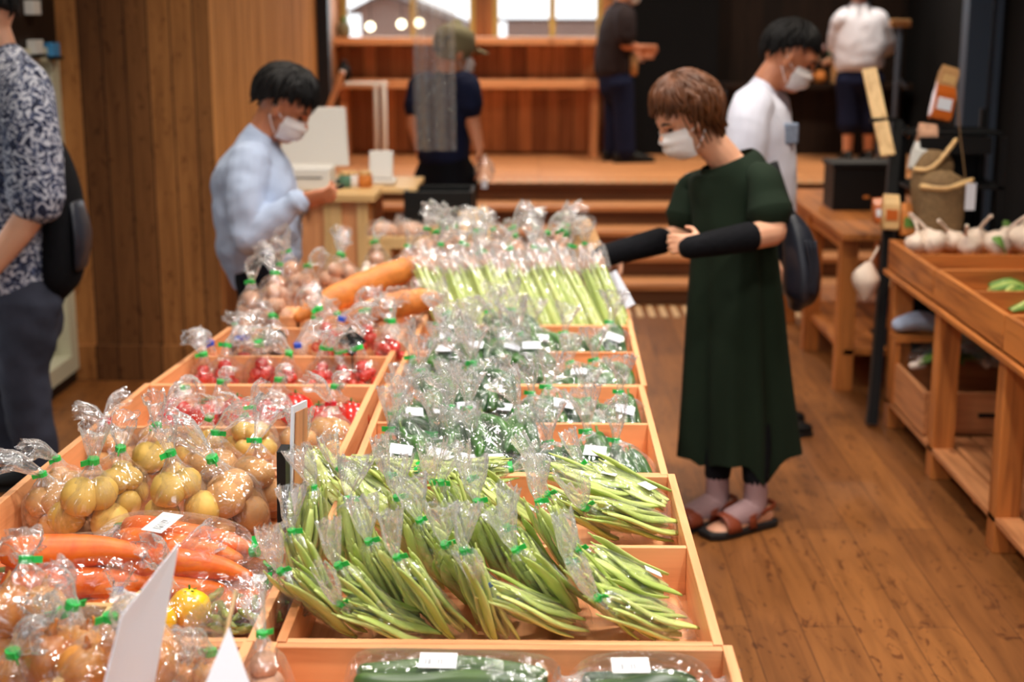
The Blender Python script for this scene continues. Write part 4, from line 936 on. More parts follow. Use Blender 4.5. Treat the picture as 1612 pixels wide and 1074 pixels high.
def add_hair(Mx, parent, mat, front=50, side=92, back=122, lock=.012, n=170, puff=.016, seed=1, tail=0.0, fringe=0.0, jit=.004):
    q = random.Random(seed); mb = MB()
    def lim(az):  # az 0 = front (+y), pi = back
        c = math.cos(az); return rad(front + (side - front) * (1 - c) * .5 / .5 if c > 0 else side + (back - side) * (-c)) if c <= 0 else rad(side + (front - side) * c ** .7)
    def surf(az, th, off):
        ct = Vector((math.sin(az) * math.sin(th), math.cos(az) * math.sin(th), math.cos(th)))
        return Vector((ct.x * (.079 + off), -.012 + ct.y * (.100 + off), .030 + ct.z * (.100 + off)))
    rings = [[Mx @ (surf(2 * PI * i / 28, max(.02, lim(2 * PI * i / 28) * k / 9), puff * (.6 if k == 9 else .85))) for i in range(28)] for k in range(10)]
    rin = [[Mx @ (surf(2 * PI * i / 28, max(.02, lim(2 * PI * i / 28) * k / 9), -.01)) for i in range(28)] for k in range(9, -1, -1)]
    mb.rings(rings + rin)
    for i in range(n):
        az = q.uniform(0, 2 * PI); l = lim(az); t0 = q.uniform(.02, .65) * l; t1 = min(l * q.uniform(.95, 1.12), t0 + q.uniform(.6, 1.3)); sw = q.uniform(-.35, .35) * (1 + 60 * (jit - .004)); o1 = q.uniform(-jit * .7, jit)
        pts = [surf(az + sw * k / 5, t0 + (t1 - t0) * k / 5, puff + o1 + .003 * math.sin(k * 1.2) - .004 * (k == 5)) for k in range(6)]
        if tail and math.cos(az) < .3 and t1 > l * .85: pts.append(pts[-1] + Vector((q.uniform(-.01, .01), -.004, -tail * q.uniform(.5, 1))))
        if fringe and math.cos(az) > .5 and t1 > l * .85: pts.append(pts[-1] + Vector((q.uniform(-.006, .006), .010, -fringe * q.uniform(.5, 1))))
        k_ = len(pts); mb.tube([Mx @ p for p in pts], [(lock * (1 - .75 * (j / (k_ - 1)) ** 2), lock * .5 * (1 - .7 * j / (k_ - 1))) for j in range(k_)], 6)
    return mb.build('hair', mat, parent)
def add_hand(mb, wr, d, nrm, thumb, curl=.5, sc=1.0, spread=.06):
    """wr wrist, d pointing direction, nrm direction the palm faces, thumb = +1/-1 side along nrm x d"""
    wr, d = Vector(wr), Vector(d).normalized(); nrm = Vector(nrm); nrm = (nrm - d * nrm.dot(d)).normalized(); wd = nrm.cross(d) * thumb
    P = lambda a, b, c: wr + (d * a + wd * b + nrm * c) * sc
    mb.tube([P(-.02, 0, 0), P(.02, 0, 0), P(.055, 0, 0), P(.085, 0, .002)], [(.026 * sc, .020 * sc), (.034 * sc, .016 * sc), (.041 * sc, .014 * sc), (.038 * sc, .012 * sc)], 12, side=wd, sub=3)
    for k, (ln, b) in enumerate(((.068, .030), (.078, .010), (.072, -.010), (.056, -.029))):
        p = P(.085, b, .002); a = curl * (.35 + .08 * k); dirv = d + wd * spread * (1.5 - k); pts = [p]
        for seg, fr in enumerate((.45, .32, .23)):
            dd = (dirv.normalized() * math.cos(a) + nrm * math.sin(a)); p = p + dd * ln * fr * sc; pts.append(p); a += curl * (.75 - .1 * seg)
        mb.tube(pts, [.0088 * sc, .0083 * sc, .0076 * sc, .0066 * sc], 8, sub=2)
    t0 = P(.022, .030, .004); t1 = t0 + (d * .5 + wd * .75 + nrm * .35).normalized() * .038 * sc; t2 = t1 + (d * .85 + wd * .25 + nrm * .45).normalized() * .030 * sc
    mb.tube([t0, t1, t2], [.0125 * sc, .0098 * sc, .0078 * sc], 8, sub=3)
def limb(mb, pts, rs, n=12, sub=4): mb.tube(pts, rs, n, sub=sub)
def torso(mb, secs, phi, n=28, sub=5, fn=None):
    """secs: (centre, half width, half depth) from bottom to top; width across the body"""
    Rr = Vector((math.sin(phi), -math.cos(phi), 0))
    mb.tube([s_[0] for s_ in secs], [(s_[1], s_[2]) for s_ in secs], n, side=Rr, sub=sub, fn=fn)
def foot(mb, ank, phi, sc=1.0):
    F = Vector((math.cos(phi), math.sin(phi), 0)); a = Vector((ank.x, ank.y, 0)); z = ank.z
    mb.tube([a - F * .05 * sc + Vector((0, 0, .035 * sc)), a + Vector((0, 0, .045 * sc)), a + F * .08 * sc + Vector((0, 0, .034 * sc)), a + F * .15 * sc + Vector((0, 0, .022 * sc)), a + F * .185 * sc + Vector((0, 0, .018 * sc))],
            [(.030 * sc, .033 * sc), (.036 * sc, .042 * sc), (.044 * sc, .030 * sc), (.046 * sc, .019 * sc), (.034 * sc, .014 * sc)], 12, side=F.cross(Vector((0, 0, 1))), sub=3)
def shoe(parent, ank, phi, mat, sc=1.08, zb=0.0):
    F = Vector((math.cos(phi), math.sin(phi), 0)); a = Vector((ank.x, ank.y, zb)); m = MB(); sd = F.cross(Vector((0, 0, 1)))
    m.tube([a - F * .06 * sc + Vector((0, 0, .045)), a + Vector((0, 0, .055)), a + F * .08 * sc + Vector((0, 0, .042)), a + F * .16 * sc + Vector((0, 0, .030)), a + F * .20 * sc + Vector((0, 0, .026))],
           [(.036, .042), (.043, .052), (.050, .040), (.050, .028), (.036, .020)], 14, side=sd, sub=3)
    o = m.build('shoe', mat, parent)
    m = MB(); pl = []
    for u, w_ in ((-.085, .028), (-.06, .042), (.02, .043), (.10, .053), (.17, .052), (.215, .030)): pl.append((u, w_))
    poly = [a + F * u * sc + sd * w_ for u, w_ in pl] + [a + F * u * sc - sd * w_ for u, w_ in reversed(pl)]
    m.prism([(p.x, p.y) for p in poly], zb, zb + .018); m.build('sole', 'rubber', o, False)
def person(loc, label): return thing('person', loc, label, 'person')
def fin(o, root): o.parent = root; o.location = -root.location; return o
def rm(mb, name, mat, root, voxel=.007, smooth=5, disp=0, dsize=.08): return fin(remesh(mb, name, mat, None, voxel, smooth, disp, dsize), root)

def place_head_parts(root, fn):
    """build head extras in shop coordinates, then hang them on the person"""
    before = set(COL.objects); fn()
    for o in [o for o in COL.objects if o not in before and (o.parent is None or o.parent == root)]: fin(o, root)

# ---- the woman in the green dress
BX, BY = .64, 4.86
root = person((BX, BY, 0), 'woman in a long dark green dress and black arm covers reaching over the table')
hc = aty(1081, 190, 4.86); phi_h = rad(200); HM = head_matrix(hc, phi_h, rad(24), 0, 1.0)
neck0 = aty(1150, 262, 4.90); sN = aty(1200, 272, 4.74); sF = aty(1092, 288, 5.02)
eN = aty(1218, 366, 4.66); wN = aty(1108, 386, 4.55); eF = aty(1074, 370, 4.98); wF = aty(978, 396, 4.86)
mb = MB(); add_head(mb, HM)
limb(mb, [neck0 - Vector((0, 0, .06)), neck0, HM @ Vector((0, -.02, -.03))], [.066, .056, .056], 14)
limb(mb, [neck0 + Vector((.0, .0, -.03)), neck0.lerp(sN, .5) + Vector((0, 0, -.022)), sN.lerp(eN, .2) + Vector((0, 0, -.01))], [.058, .036, .028]); limb(mb, [neck0 + Vector((.0, .0, -.05)), sF + Vector((0, 0, -.02))], [.045, .035])
limb(mb, [sN.lerp(eN, .3), sN.lerp(eN, .6), eN], [.034, .044, .044]); limb(mb, [eN, eN.lerp(wN, .35), wN], [.044, .043, .027])
limb(mb, [sF, sF.lerp(eF, .5), eF], [.046, .042, .038]); limb(mb, [eF, eF.lerp(wF, .35), wF], [.039, .038, .026])
add_hand(mb, wN, (-.95, .1, .02), (.2, 1, -.3), 1, .9, .88, .04); add_hand(mb, wF, (-.75, -.1, -.45), (-.3, .5, -.8), -1, .7)
torso(mb, [(Vector((.65, 4.88, .80)), .12, .09), (Vector((.65, 4.88, 1.0)), .10, .08), (Vector((.65, 4.88, 1.15)), .10, .07), (neck0 - Vector((0, 0, .075)), .095, .07), (neck0 - Vector((0, 0, .03)), .065, .055)], rad(215))
aL = at(1128, 792, .07); aR = at(1188, 800, .07)
for a_, hx in ((aL, .655), (aR, .745)):
    limb(mb, [Vector((hx, 4.90, .86)), Vector(((hx + a_.x) / 2, (4.90 + a_.y) / 2 - .01, .46)), Vector((a_.x, a_.y, .08))], [.085, .055, .035])
    foot(mb, a_, rad(212))
rm(mb, 'body', 'skin', root, .0055, 4)
place_head_parts(root, lambda: (add_eyes(HM, root), add_mask(HM, root, -.104, .0), add_hair(HM, root, 'hair_brown', 58, 106, 128, .011, 420, .021, 3, .060, .016, .009)))
# dress: bodice, skirt with deep folds and an uneven hem, short sleeves
dm = MB()
def dress_fn(s, th):
    return 1 + (.16 * max(0, .66 - s)) * (math.cos(5 * th + .6) + .7 * math.cos(8 * th + 2 + 2 * s) + .4 * math.cos(13 * th + 1)) + .02 * math.cos(3 * th + 14 * s) * (s > .5)
c_ = lambda px, py, y=4.88: aty(px, py, y)
dm.tube([c_(1157, 706), c_(1156, 640), c_(1155, 560), c_(1155, 480), c_(1154, 400), c_(1153, 340), c_(1150, 305), c_(1150, 282), c_(1148, 264), c_(1143, 251)],
        [(.205, .185), (.196, .172), (.184, .158), (.172, .146), (.160, .130), (.158, .122), (.168, .112), (.170, .104), (.150, .094), (.108, .084)], 72, side=(math.sin(rad(215)), -math.cos(rad(215)), 0), sub=5, round_=False, fn=dress_fn)
zh, zk = c_(1157, 706).z, c_(1157, 560).z
xa, xb = c_(1196, 700).x, c_(1100, 700).x
def hem(v):
    x, y, z = v
    if z > zk: return v
    k = ((zk - z) / (zk - zh)) ** 2; fr = 1 if y < 4.9 else .3
    return (x, y, z - k * fr * (.085 * math.exp(-((x - xa) / .045) ** 2) + .03 * math.exp(-((x - xb) / .03) ** 2)))
dm.v = [hem(v) for v in dm.v]
dm.f = dm.f[:0] + [f for f in dm.f if len(f) == 4]; dm.m = [0] * len(dm.f)
fin(dm.build('dress', 'dress', None), root)
for s0, e0, r_ in ((sN, eN, (.044, .055, .063, .076)), (sF, eF, (.046, .056, .064, .072))):
    m = MB(); m.tube([s0.lerp(neck0, .32) - Vector((0, 0, .012)), s0.lerp(e0, .12), s0.lerp(e0, .40), s0.lerp(e0, .64)], list(r_), 24, sub=5, fn=lambda s, th: 1 + .03 * s * math.cos(4 * th + 2))
    fin(m.build('sleeve', 'dress', None), root)
for a_, hx in ((aL, .655), (aR, .745)):
    m = MB(); top = Vector((hx, 4.89, .62)); k_ = Vector(((hx + a_.x) / 2, (4.90 + a_.y) / 2 - .01, .40)); limb(m, [top, k_, Vector((a_.x, a_.y, .17))], [.072, .062, .044], 16); fin(m.build('legging', 'blackcloth', None), root)
    F = Vector((math.cos(rad(212)), math.sin(rad(212)), 0)); sd = F.cross(Vector((0, 0, 1))); a0 = Vector((a_.x, a_.y, 0))
    m = MB(); limb(m, [a0 + Vector((0, 0, .175)), a0 + Vector((0, 0, .09)), a0 + F * .03 + Vector((0, 0, .062)), a0 + F * .10 + Vector((0, 0, .044))], [.040, .042, .046, .043], 14); fin(m.build('sock', 'sock', None), root)
    m = MB(); pl = ((-.085, .028), (-.06, .042), (.02, .043), (.10, .053), (.17, .054), (.215, .034)); poly = [a0 + F * u + sd * w_ for u, w_ in pl] + [a0 + F * u - sd * w_ for u, w_ in reversed(pl)]
    m.prism([(p.x, p.y) for p in poly], 0.001, .026); so = fin(m.build('sandal', 'rubber', None, False, .006), root)
    for u, h, w_, tw in ((.125, .050, .054, .030), (.045, .075, .050, .016)):
        m = MB(); pts = [a0 + F * u + sd * w_ * math.cos(x) + Vector((0, 0, .022 + h * math.sin(x))) for x in (0, .4, .8, 1.2, 1.57, 1.94, 2.34, 2.74, PI)]
        m.tube(pts, [(tw, .004)] * 9, 8, side=F, round_=False); o = m.build('sandal_strap', 'leather', so)
    m = MB(); pts = [a0 + F * .05 + sd * .045 + Vector((0, 0, .06)), a0 - F * .06 + sd * .03 + Vector((0, 0, .075)), a0 - F * .075 + Vector((0, 0, .078)), a0 - F * .06 - sd * .03 + Vector((0, 0, .075)), a0 + F * .05 - sd * .045 + Vector((0, 0, .06))]
    m.tube(pts, [(.009, .003)] * 5, 8, side=(0, 0, 1), sub=3); m.build('sandal_strap', 'leather', so)
for e0, w0, ra, rb, ext in ((eN, wN, .049, .036, .055), (eF, wF, .047, .037, .08)):
    m = MB(); d_ = (w0 - e0); limb(m, [e0 + d_ * .34, e0 + d_ * .68, w0 + d_.normalized() * ext], [ra, (ra + rb) / 2 + .002, rb], 16); fin(m.build('arm_cover', 'blackcloth', None), root)
# her black bag, hanging behind her elbow
t = thing('shoulder_bag', aty(1256, 420, 4.98), 'slouchy black bag hanging behind the woman in green', 'bag')
m = MB(); m.tube([(-.03, 0, .17), (-.005, 0, .10), (.012, 0, 0), (.010, 0, -.09), (0, 0, -.13)], [(.025, .03), (.052, .06), (.064, .085), (.060, .085), (.03, .05)], 20, side=(1, 0, 0), sub=4, fn=lambda s, th: 1 + .06 * math.cos(6 * th + 5 * s))
m.build('bag_body', 'nylon', t)
MB().tube([(-.02, -.02, .15), (-.06, -.02, .25), (-.10, -.02, .36)], [(.014, .004)] * 3, 8, sub=3).build('bag_strap', 'strap', t)
for k in range(3): MB().tube([(.01 + .015 * k, -.082, .1), (.03 + .01 * k, -.088, 0), (.02 + .012 * k, -.085, -.08)], [(.006, .004)] * 3, 6, sub=3).build('bag_fold', 'nylon', t)

# ---- the man in the pale blue shirt
BX, BY = aty(408, 380, 5.6).x, 5.60
root = person((BX, BY, 0), 'man with black hair and mask in a pale blue shirt holding a small item')
y_ = 5.60; hc = aty(447, 170, y_); HM = head_matrix(hc, rad(-8), rad(30), 0, 1.04)
neck0 = aty(408, 222, y_); sN = aty(390, 268, y_ - .15); sF = aty(425, 262, y_ + .16); eN = aty(388, 375, y_ - .22); wN = aty(472, 315, y_ - .20); eF = aty(430, 370, y_ + .18); wF = aty(478, 312, y_ + .02)
mb = MB(); add_head(mb, HM); limb(mb, [neck0 - Vector((0, 0, .08)), neck0, HM @ Vector((0, -.025, -.03))], [.066, .058, .060], 14)
limb(mb, [sN, eN], [.05, .042]); limb(mb, [eN, wN], [.042, .028]); limb(mb, [sF, eF], [.05, .042]); limb(mb, [eF, wF], [.042, .028])
add_hand(mb, wN, (.9, .15, .10), (0, .8, .6), 1, .75, 1.02); add_hand(mb, wF, (.95, -.1, .12), (0, -.6, .8), -1, .8, 1.02)
lm = at(400, 560, 0)
torso(mb, [(Vector((BX, BY, .80)), .12, .08), (Vector((BX, BY, 1.0)), .11, .08), (neck0 - Vector((0, 0, .1)), .07, .05)], 0)
for s_ in (-1, 1): limb(mb, [Vector((BX, BY + .09 * s_, .85)), Vector((BX + .02, BY + .09 * s_, .46)), Vector((BX, BY + .09 * s_, .08))], [.08, .055, .04])
rm(mb, 'body', 'skin2', root, .006, 4)
place_head_parts(root, lambda: (add_eyes(HM, root), add_mask(HM, root), add_hair(HM, root, 'hair_black', 60, 84, 116, .012, 280, .022, 5, .012, .030, .007)))
m = MB(); c_ = lambda px, py: aty(px, py, y_)
torso(m, [(c_(411, 412), .175, .148), (c_(409, 385), .195, .165), (c_(406, 340), .195, .165), (c_(402, 290), .200, .160), (c_(403, 255), .185, .130), (c_(405, 232), .11, .09), (c_(408, 216), .066, .070)], rad(-8), 30, 5, lambda s, th: 1 + .035 * math.cos(4 * th + 9 * s) * (1 - s) + .028 * math.sin(34 * s + 2.2 * math.cos(2 * th + 1) + 1.5 * math.sin(3 * th)) * (1 - s))
limb(m, [sN.lerp(neck0, .3), sN.lerp(eN, .2), sN.lerp(eN, .7), eN], [.085, .082, .076, .070], 16); limb(m, [eN, eN.lerp(wN, .4), wN.lerp(eN, .06)], [.068, .060, .044], 16)
limb(m, [sF.lerp(neck0, .3), sF.lerp(eF, .2), eF], [.08, .08, .065], 16); limb(m, [eF, wF.lerp(eF, .06)], [.062, .044], 16)
rm(m, 'shirt', 'shirt_blue', root, .007, 2, .028, .10)
m = MB(); m.tube([HM @ Vector((.055, .02, -.125)), HM @ Vector((0, .055, -.15)), HM @ Vector((-.055, .02, -.125))], [(.020, .004)] * 3, 8, side=(0, 0, 1), sub=4); fin(m.build('collar', 'shirt_blue', None), root)
m = MB(); m.tube([wN.lerp(eN, .12), wN.lerp(eN, .0)], [.047, .046], 16, round_=False); fin(m.build('cuff', 'shirt_blue', None), root)
m = MB(); torso(m, [(Vector((BX + .01, BY, .70)), .155, .12), (Vector((BX + .01, BY, .88)), .165, .13)], 0)
for s_ in (-1, 1): limb(m, [Vector((BX + .01, BY + .085 * s_, .82)), Vector((BX + .02, BY + .09 * s_, .46)), Vector((BX, BY + .09 * s_, .10))], [.105, .08, .07], 16)
rm(m, 'trousers', 'trouser', root, .01, 3, .012, .12)
for s_ in (-1, 1):
    before = set(COL.objects); shoe(root, Vector((BX, BY + .09 * s_, .08)), 0, 'black')
    for o in [o for o in COL.objects if o not in before and o.parent == root]: fin(o, root)
p = (wN + wF) / 2 + Vector((.11, 0, .035))
t = thing('small_packet', p, 'small dark packet held in the hands of the man in blue', 'packet'); MB().obox((0, 0, 0), (1, 0, .3), (0, 1, 0), (-.3, 0, 1), .10, .06, .012).build('wrapper', 'black', t, False, .003)

# ---- the man in the white T-shirt, behind the woman
BX, BY = aty(1200, 260, 5.95).x, 5.95
root = person((BX, BY, 0), 'man in a white printed T-shirt and mask behind the woman in green')
y_ = BY; hc = aty(1243, 94, y_); HM = head_matrix(hc, rad(-12), rad(24), 0, 1.03)
neck0 = aty(1202, 140, y_); sN = aty(1180, 175, y_ - .17); sF = aty(1215, 172, y_ + .17); eN = aty(1165, 275, y_ - .20); wN = aty(1190, 360, y_ - .18); eF = aty(1220, 290, y_ + .2); wF = aty(1225, 380, y_ + .16)
mb = MB(); add_head(mb, HM); limb(mb, [neck0 - Vector((0, 0, .08)), neck0, HM @ Vector((0, -.025, -.03))], [.064, .058, .058], 14)
for a_, b_, c2 in ((sN, eN, wN), (sF, eF, wF)):
    limb(mb, [a_, b_], [.05, .042]); limb(mb, [b_, c2], [.042, .028]); add_hand(mb, c2, (.1, 0, -1), (.3, 1, 0), 1, .5)
torso(mb, [(Vector((BX, BY, .80)), .12, .08), (Vector((BX, BY, 1.0)), .11, .08), (neck0 - Vector((0, 0, .1)), .07, .05)], 0)
for s_ in (-1, 1): limb(mb, [Vector((BX, BY + .09 * s_, .85)), Vector((BX + .02, BY + .09 * s_, .46)), Vector((BX, BY + .09 * s_, .08))], [.08, .055, .04])
rm(mb, 'body', 'skin2', root, .0065, 4)
place_head_parts(root, lambda: (add_eyes(HM, root), add_mask(HM, root), add_hair(HM, root, 'hair_black', 55, 78, 114, .011, 200, .015, 8, .01, .014, .006)))
m = MB(); c_ = lambda px, py: aty(px, py, y_)
torso(m, [(c_(1200, 372), .185, .135), (c_(1201, 320), .18, .135), (c_(1200, 260), .185, .135), (c_(1198, 210), .195, .132), (c_(1196, 172), .185, .112), (c_(1198, 152), .11, .085), (c_(1201, 142), .070, .066)], rad(-12), 30, 5)
limb(m, [sN.lerp(neck0, .3), sN.lerp(eN, .2), sN.lerp(eN, .75)], [.085, .085, .088], 16); limb(m, [sF.lerp(neck0, .3), sF.lerp(eF, .2), sF.lerp(eF, .7)], [.08, .08, .08], 16)
o = rm(m, 'tshirt', 'shirt_white', root, .008, 4, .016, .13)
m = MB(); pc = aty(1199, 207, y_); Fv = Vector((math.cos(rad(-50)), math.sin(rad(-50)), 0)); m.obox(pc + Fv * .150, Fv.cross(Vector((0, 0, 1))), Vector((0, 0, 1)), Fv, .085, .085, .016); fin(m.build('shirt_print', 'print', None, False, .008), root)
m = MB(); torso(m, [(Vector((BX, BY, .70)), .155, .12), (Vector((BX, BY, .88)), .165, .125)], 0)
for s_ in (-1, 1): limb(m, [Vector((BX, BY + .085 * s_, .82)), Vector((BX + .01, BY + .09 * s_, .46)), Vector((BX, BY + .09 * s_, .10))], [.10, .078, .065], 16)
rm(m, 'trousers', 'trouser', root, .01, 3)
for s_ in (-1, 1):
    before = set(COL.objects); shoe(root, Vector((BX, BY + .09 * s_, .08)), 0, 'black')
    for o in [o for o in COL.objects if o not in before and o.parent == root]: fin(o, root)

# ---- the man at the left edge
y_ = 5.15; BX, BY = aty(45, 500, y_).x, y_
root = person((BX, BY, 0), 'man in a blue and white floral shirt and grey jeans walking out at left')
c_ = lambda px, py, dy=0: aty(px, py, y_ + dy)
hc = c_(-28, 28); HM = head_matrix(hc, rad(185), rad(5), 0, 1.05); neck0 = c_(0, 82); sN = c_(45, 150, -.19); sF = c_(5, 150, .19); eN = c_(58, 325, -.24); wN = c_(-15, 425, -.28); eF = c_(0, 310, .22); wF = c_(-15, 410, .2)
kN = c_(38, 590, -.08); aN = c_(62, 752, -.05); hipN = c_(42, 470, -.08); kF = c_(-5, 600, .12); aF = c_(40, 760, .12)
aN.z = max(.09, aN.z); aF.z = max(.09, aF.z)
mb = MB(); add_head(mb, HM); limb(mb, [neck0 - Vector((0, 0, .08)), neck0, HM @ Vector((0, -.025, -.03))], [.068, .062, .060], 14)
limb(mb, [sN, eN], [.055, .048]); limb(mb, [eN, eN.lerp(wN, .4), wN], [.050, .050, .034]); limb(mb, [sF, eF], [.055, .046]); limb(mb, [eF, wF], [.046, .03])
add_hand(mb, wN, wN - eN, (.2, .8, -.3), 1, .6, 1.05); add_hand(mb, wF, (-.1, 0, -1), (.2, -.8, 0), -1, .6)
torso(mb, [(c_(40, 450), .15, .10), (c_(30, 300), .14, .10), (neck0 - Vector((0, 0, .1)), .12, .08)], rad(185))
limb(mb, [hipN, kN, aN], [.085, .06, .04]); limb(mb, [hipN + Vector((-.04, .2, 0)), kF, aF], [.085, .06, .04])
rm(mb, 'body', 'skin', root, .007, 4)
place_head_parts(root, lambda: (add_eyes(HM, root), add_hair(HM, root, 'hair_black', 52, 72, 104, .011, 150, .014, 12)))
m = MB(); torso(m, [(c_(38, 447), .185, .125), (c_(36, 400), .19, .135), (c_(32, 320), .20, .135), (c_(30, 220), .215, .135), (c_(24, 150), .205, .118), (c_(14, 112), .13, .095), (c_(4, 90), .075, .075)], rad(185), 30, 5)
limb(m, [sN.lerp(neck0, .25), sN.lerp(eN, .25), sN.lerp(eN, .93)], [.10, .095, .098], 16); limb(m, [sF.lerp(neck0, .25), sF.lerp(eF, .25), sF.lerp(eF, .9)], [.09, .09, .09], 16)
rm(m, 'floral_shirt', 'floral', root, .009, 4, .016, .14)
m = MB(); torso(m, [(c_(40, 520), .17, .125), (c_(40, 480), .175, .13), (c_(40, 445), .165, .12)], rad(185))
limb(m, [hipN, hipN.lerp(kN, .5), kN, kN.lerp(aN, .6), aN + Vector((0, 0, .0))], [.125, .108, .088, .080, .078], 18); limb(m, [hipN + Vector((-.04, .2, 0)), kF, aF], [.115, .085, .075], 16)
rm(m, 'jeans', 'jeans', root, .01, 3, .020, .10)
for a_ in (aN, aF):
    before = set(COL.objects); shoe(root, a_, rad(185), 'black')
    for o in [o for o in COL.objects if o not in before and o.parent == root]: fin(o, root)
t = thing('backpack', c_(100, 350), 'black backpack on the back of the man in the floral shirt', 'backpack')
o_ = Vector(t.location)
m = MB(); m.tube([c_(92, 452) - o_, c_(98, 430) - o_, c_(102, 380) - o_, c_(98, 310) - o_, c_(86, 250) - o_, c_(76, 215) - o_], [(.05, .11), (.066, .14), (.070, .145), (.060, .14), (.042, .12), (.02, .08)], 20, side=(1, 0, 0), sub=4); m.build('pack_body', 'blackcloth', t)
m = MB(); m.tube([c_(128, 420, -.02) - o_, c_(130, 370, -.02) - o_, c_(120, 320, -.02) - o_], [(.012, .07), (.022, .09), (.014, .07)], 14, side=(1, 0, 0), sub=3); m.build('front_pocket', 'nylon', t)
m = MB(); m.tube([c_(85, 240, -.12) - o_, c_(74, 190, -.14) - o_, c_(50, 143, -.18) - o_, c_(15, 136, -.20) - o_, c_(-12, 160, -.20) - o_, c_(-20, 240, -.2) - o_], [(.024, .007)] * 6, 8, side=(0, 1, .2), sub=4); m.build('shoulder_strap', 'strap', t)

# ---- the man with the cap by the steps
y_ = 7.7; BX, BY = aty(700, 200, y_).x, y_
root = person((BX, BY, 0), 'man in a khaki cap and navy T-shirt standing in front of the steps')
c_ = lambda px, py, dy=0: aty(px, py, y_ + dy)
phi = rad(28); hc = c_(716, 86); HM = head_matrix(hc, phi, rad(10), 0, 1.03); neck0 = c_(704, 118); sN = c_(734, 138, -.12); sF = c_(664, 138, .12); eN = c_(744, 192, -.12); wN = c_(754, 236, -.16); eF = c_(652, 195, .05); wF = c_(664, 244, .0)
mb = MB(); add_head(mb, HM); limb(mb, [neck0 - Vector((0, 0, .08)), neck0, HM @ Vector((0, -.02, -.03))], [.064, .058, .058], 12)
for a_, b_, e_, tb in ((sN, eN, wN, 1), (sF, eF, wF, -1)): limb(mb, [a_, b_], [.05, .042]); limb(mb, [b_, e_], [.042, .028]); add_hand(mb, e_, (.1, -.1, -1), (-tb, 0, 0), tb, .5)
torso(mb, [(c_(700, 260), .15, .1), (c_(700, 200), .14, .1), (c_(702, 150), .13, .08)], phi)
for px in (682, 722): limb(mb, [c_(px, 270), Vector((c_(px, 300).x, BY, .46)), Vector((c_(px, 300).x, BY, .08))], [.08, .055, .04])
rm(mb, 'body', 'skin2', root, .008, 3)
place_head_parts(root, lambda: (add_mask(HM, root), add_hair(HM, root, 'hair_black', 50, 78, 108, .011, 60, .010, 14)))
m = MB(); m.tube([HM @ Vector((0, -.012, .03)), HM @ Vector((0, -.014, .08)), HM @ Vector((0, -.016, .125)), HM @ Vector((0, -.016, .150))], [(.094, .114), (.095, .112), (.078, .090), (.03, .035)], 20, side=HM.to_3x3() @ Vector((1, 0, 0)), sub=4); cp_ = fin(m.build('cap', 'khaki', None), root)
m = MB(); m.rings([[HM @ Vector((x, y + .0, z)) for x, y, z in ((-.080, .075, .045), (-.05, .10, .05), (0, .11, .052), (.05, .10, .05), (.080, .075, .045))], [HM @ Vector((x, y, z)) for x, y, z in ((-.070, .13, .030), (-.045, .165, .036), (0, .18, .038), (.045, .165, .036), (.070, .13, .030))],
        [HM @ Vector((x, y, z)) for x, y, z in ((-.070, .13, .024), (-.045, .165, .030), (0, .18, .032), (.045, .165, .030), (.070, .13, .024))], [HM @ Vector((x, y, z)) for x, y, z in ((-.080, .075, .037), (-.05, .10, .042), (0, .11, .044), (.05, .10, .042), (.080, .075, .037))]], closed=False); m.build('cap_brim', 'khaki', cp_)
m = MB(); torso(m, [(c_(697, 248), .175, .13), (c_(698, 210), .18, .13), (c_(700, 165), .20, .13), (c_(702, 140), .18, .11), (c_(703, 124), .08, .075)], phi, 26)
limb(m, [sN.lerp(neck0, .3), sN, sN.lerp(eN, .55)], [.07, .078, .078], 14); limb(m, [sF.lerp(neck0, .3), sF, sF.lerp(eF, .55)], [.07, .078, .078], 14)
rm(m, 'tshirt', 'navy', root, .01, 3, .016, .12)
m = MB(); torso(m, [(c_(700, 290), .16, .125), (c_(700, 245), .168, .125)], phi)
for px in (682, 722): limb(m, [c_(px, 275), Vector((c_(px, 300).x, BY, .46)), Vector((c_(px, 300).x, BY, .10))], [.105, .085, .075], 14)
rm(m, 'trousers', 'trouser', root, .012, 3)
for px in (682, 722):
    before = set(COL.objects); shoe(root, Vector((c_(px, 300).x, BY, .08)), phi, 'black')
    for o in [o for o in COL.objects if o not in before and o.parent == root]: fin(o, root)
t = thing('plastic_pouch', c_(763, 268, -.18), 'small grey see-through pouch hanging from the hand of the capped man', 'bag')
MB().tube([(0, 0, .07), (0, 0, .03), (0, 0, -.02), (0, 0, -.06)], [(.01, .01), (.045, .03), (.05, .03), (.03, .01)], 12, side=(1, 0, 0), sub=3).build('pouch_body', 'gather', t)
MB().box(-.015, .015, -.032, -.03, -.09, -.05).build('paper_tag', 'paper', t, False)

# ---- the man on the platform
y_ = 11.3; BX, BY = aty(972, 200, y_).x, y_
root = person((BX, BY, .6), 'man in a dark shirt and navy trousers standing on the platform by the back window')
c_ = lambda px, py, dy=0: aty(px, py, y_ + dy)
phi = rad(15); hc = c_(990, -18); HM = head_matrix(hc, phi, rad(25), 0, 1.0); neck0 = c_(980, 6); sN = c_(985, 28, -.16); sF = c_(965, 28, .16); eN = c_(984, 70, -.18); wN = c_(1006, 76, -.14); eF = c_(970, 70, .18); wF = c_(1000, 84, .05)
mb = MB(); add_head(mb, HM); limb(mb, [neck0 - Vector((0, 0, .08)), neck0, HM @ Vector((0, -.02, -.03))], [.064, .058, .058], 12)
for a_, b_, e_, tb in ((sN, eN, wN, 1), (sF, eF, wF, -1)): limb(mb, [a_, b_], [.05, .042]); limb(mb, [b_, e_], [.042, .028]); add_hand(mb, e_, (1, 0, -.1), (0, tb, .3), tb, .6)
torso(mb, [(c_(968, 115), .15, .1), (c_(970, 70), .14, .1), (c_(978, 30), .12, .08)], phi)
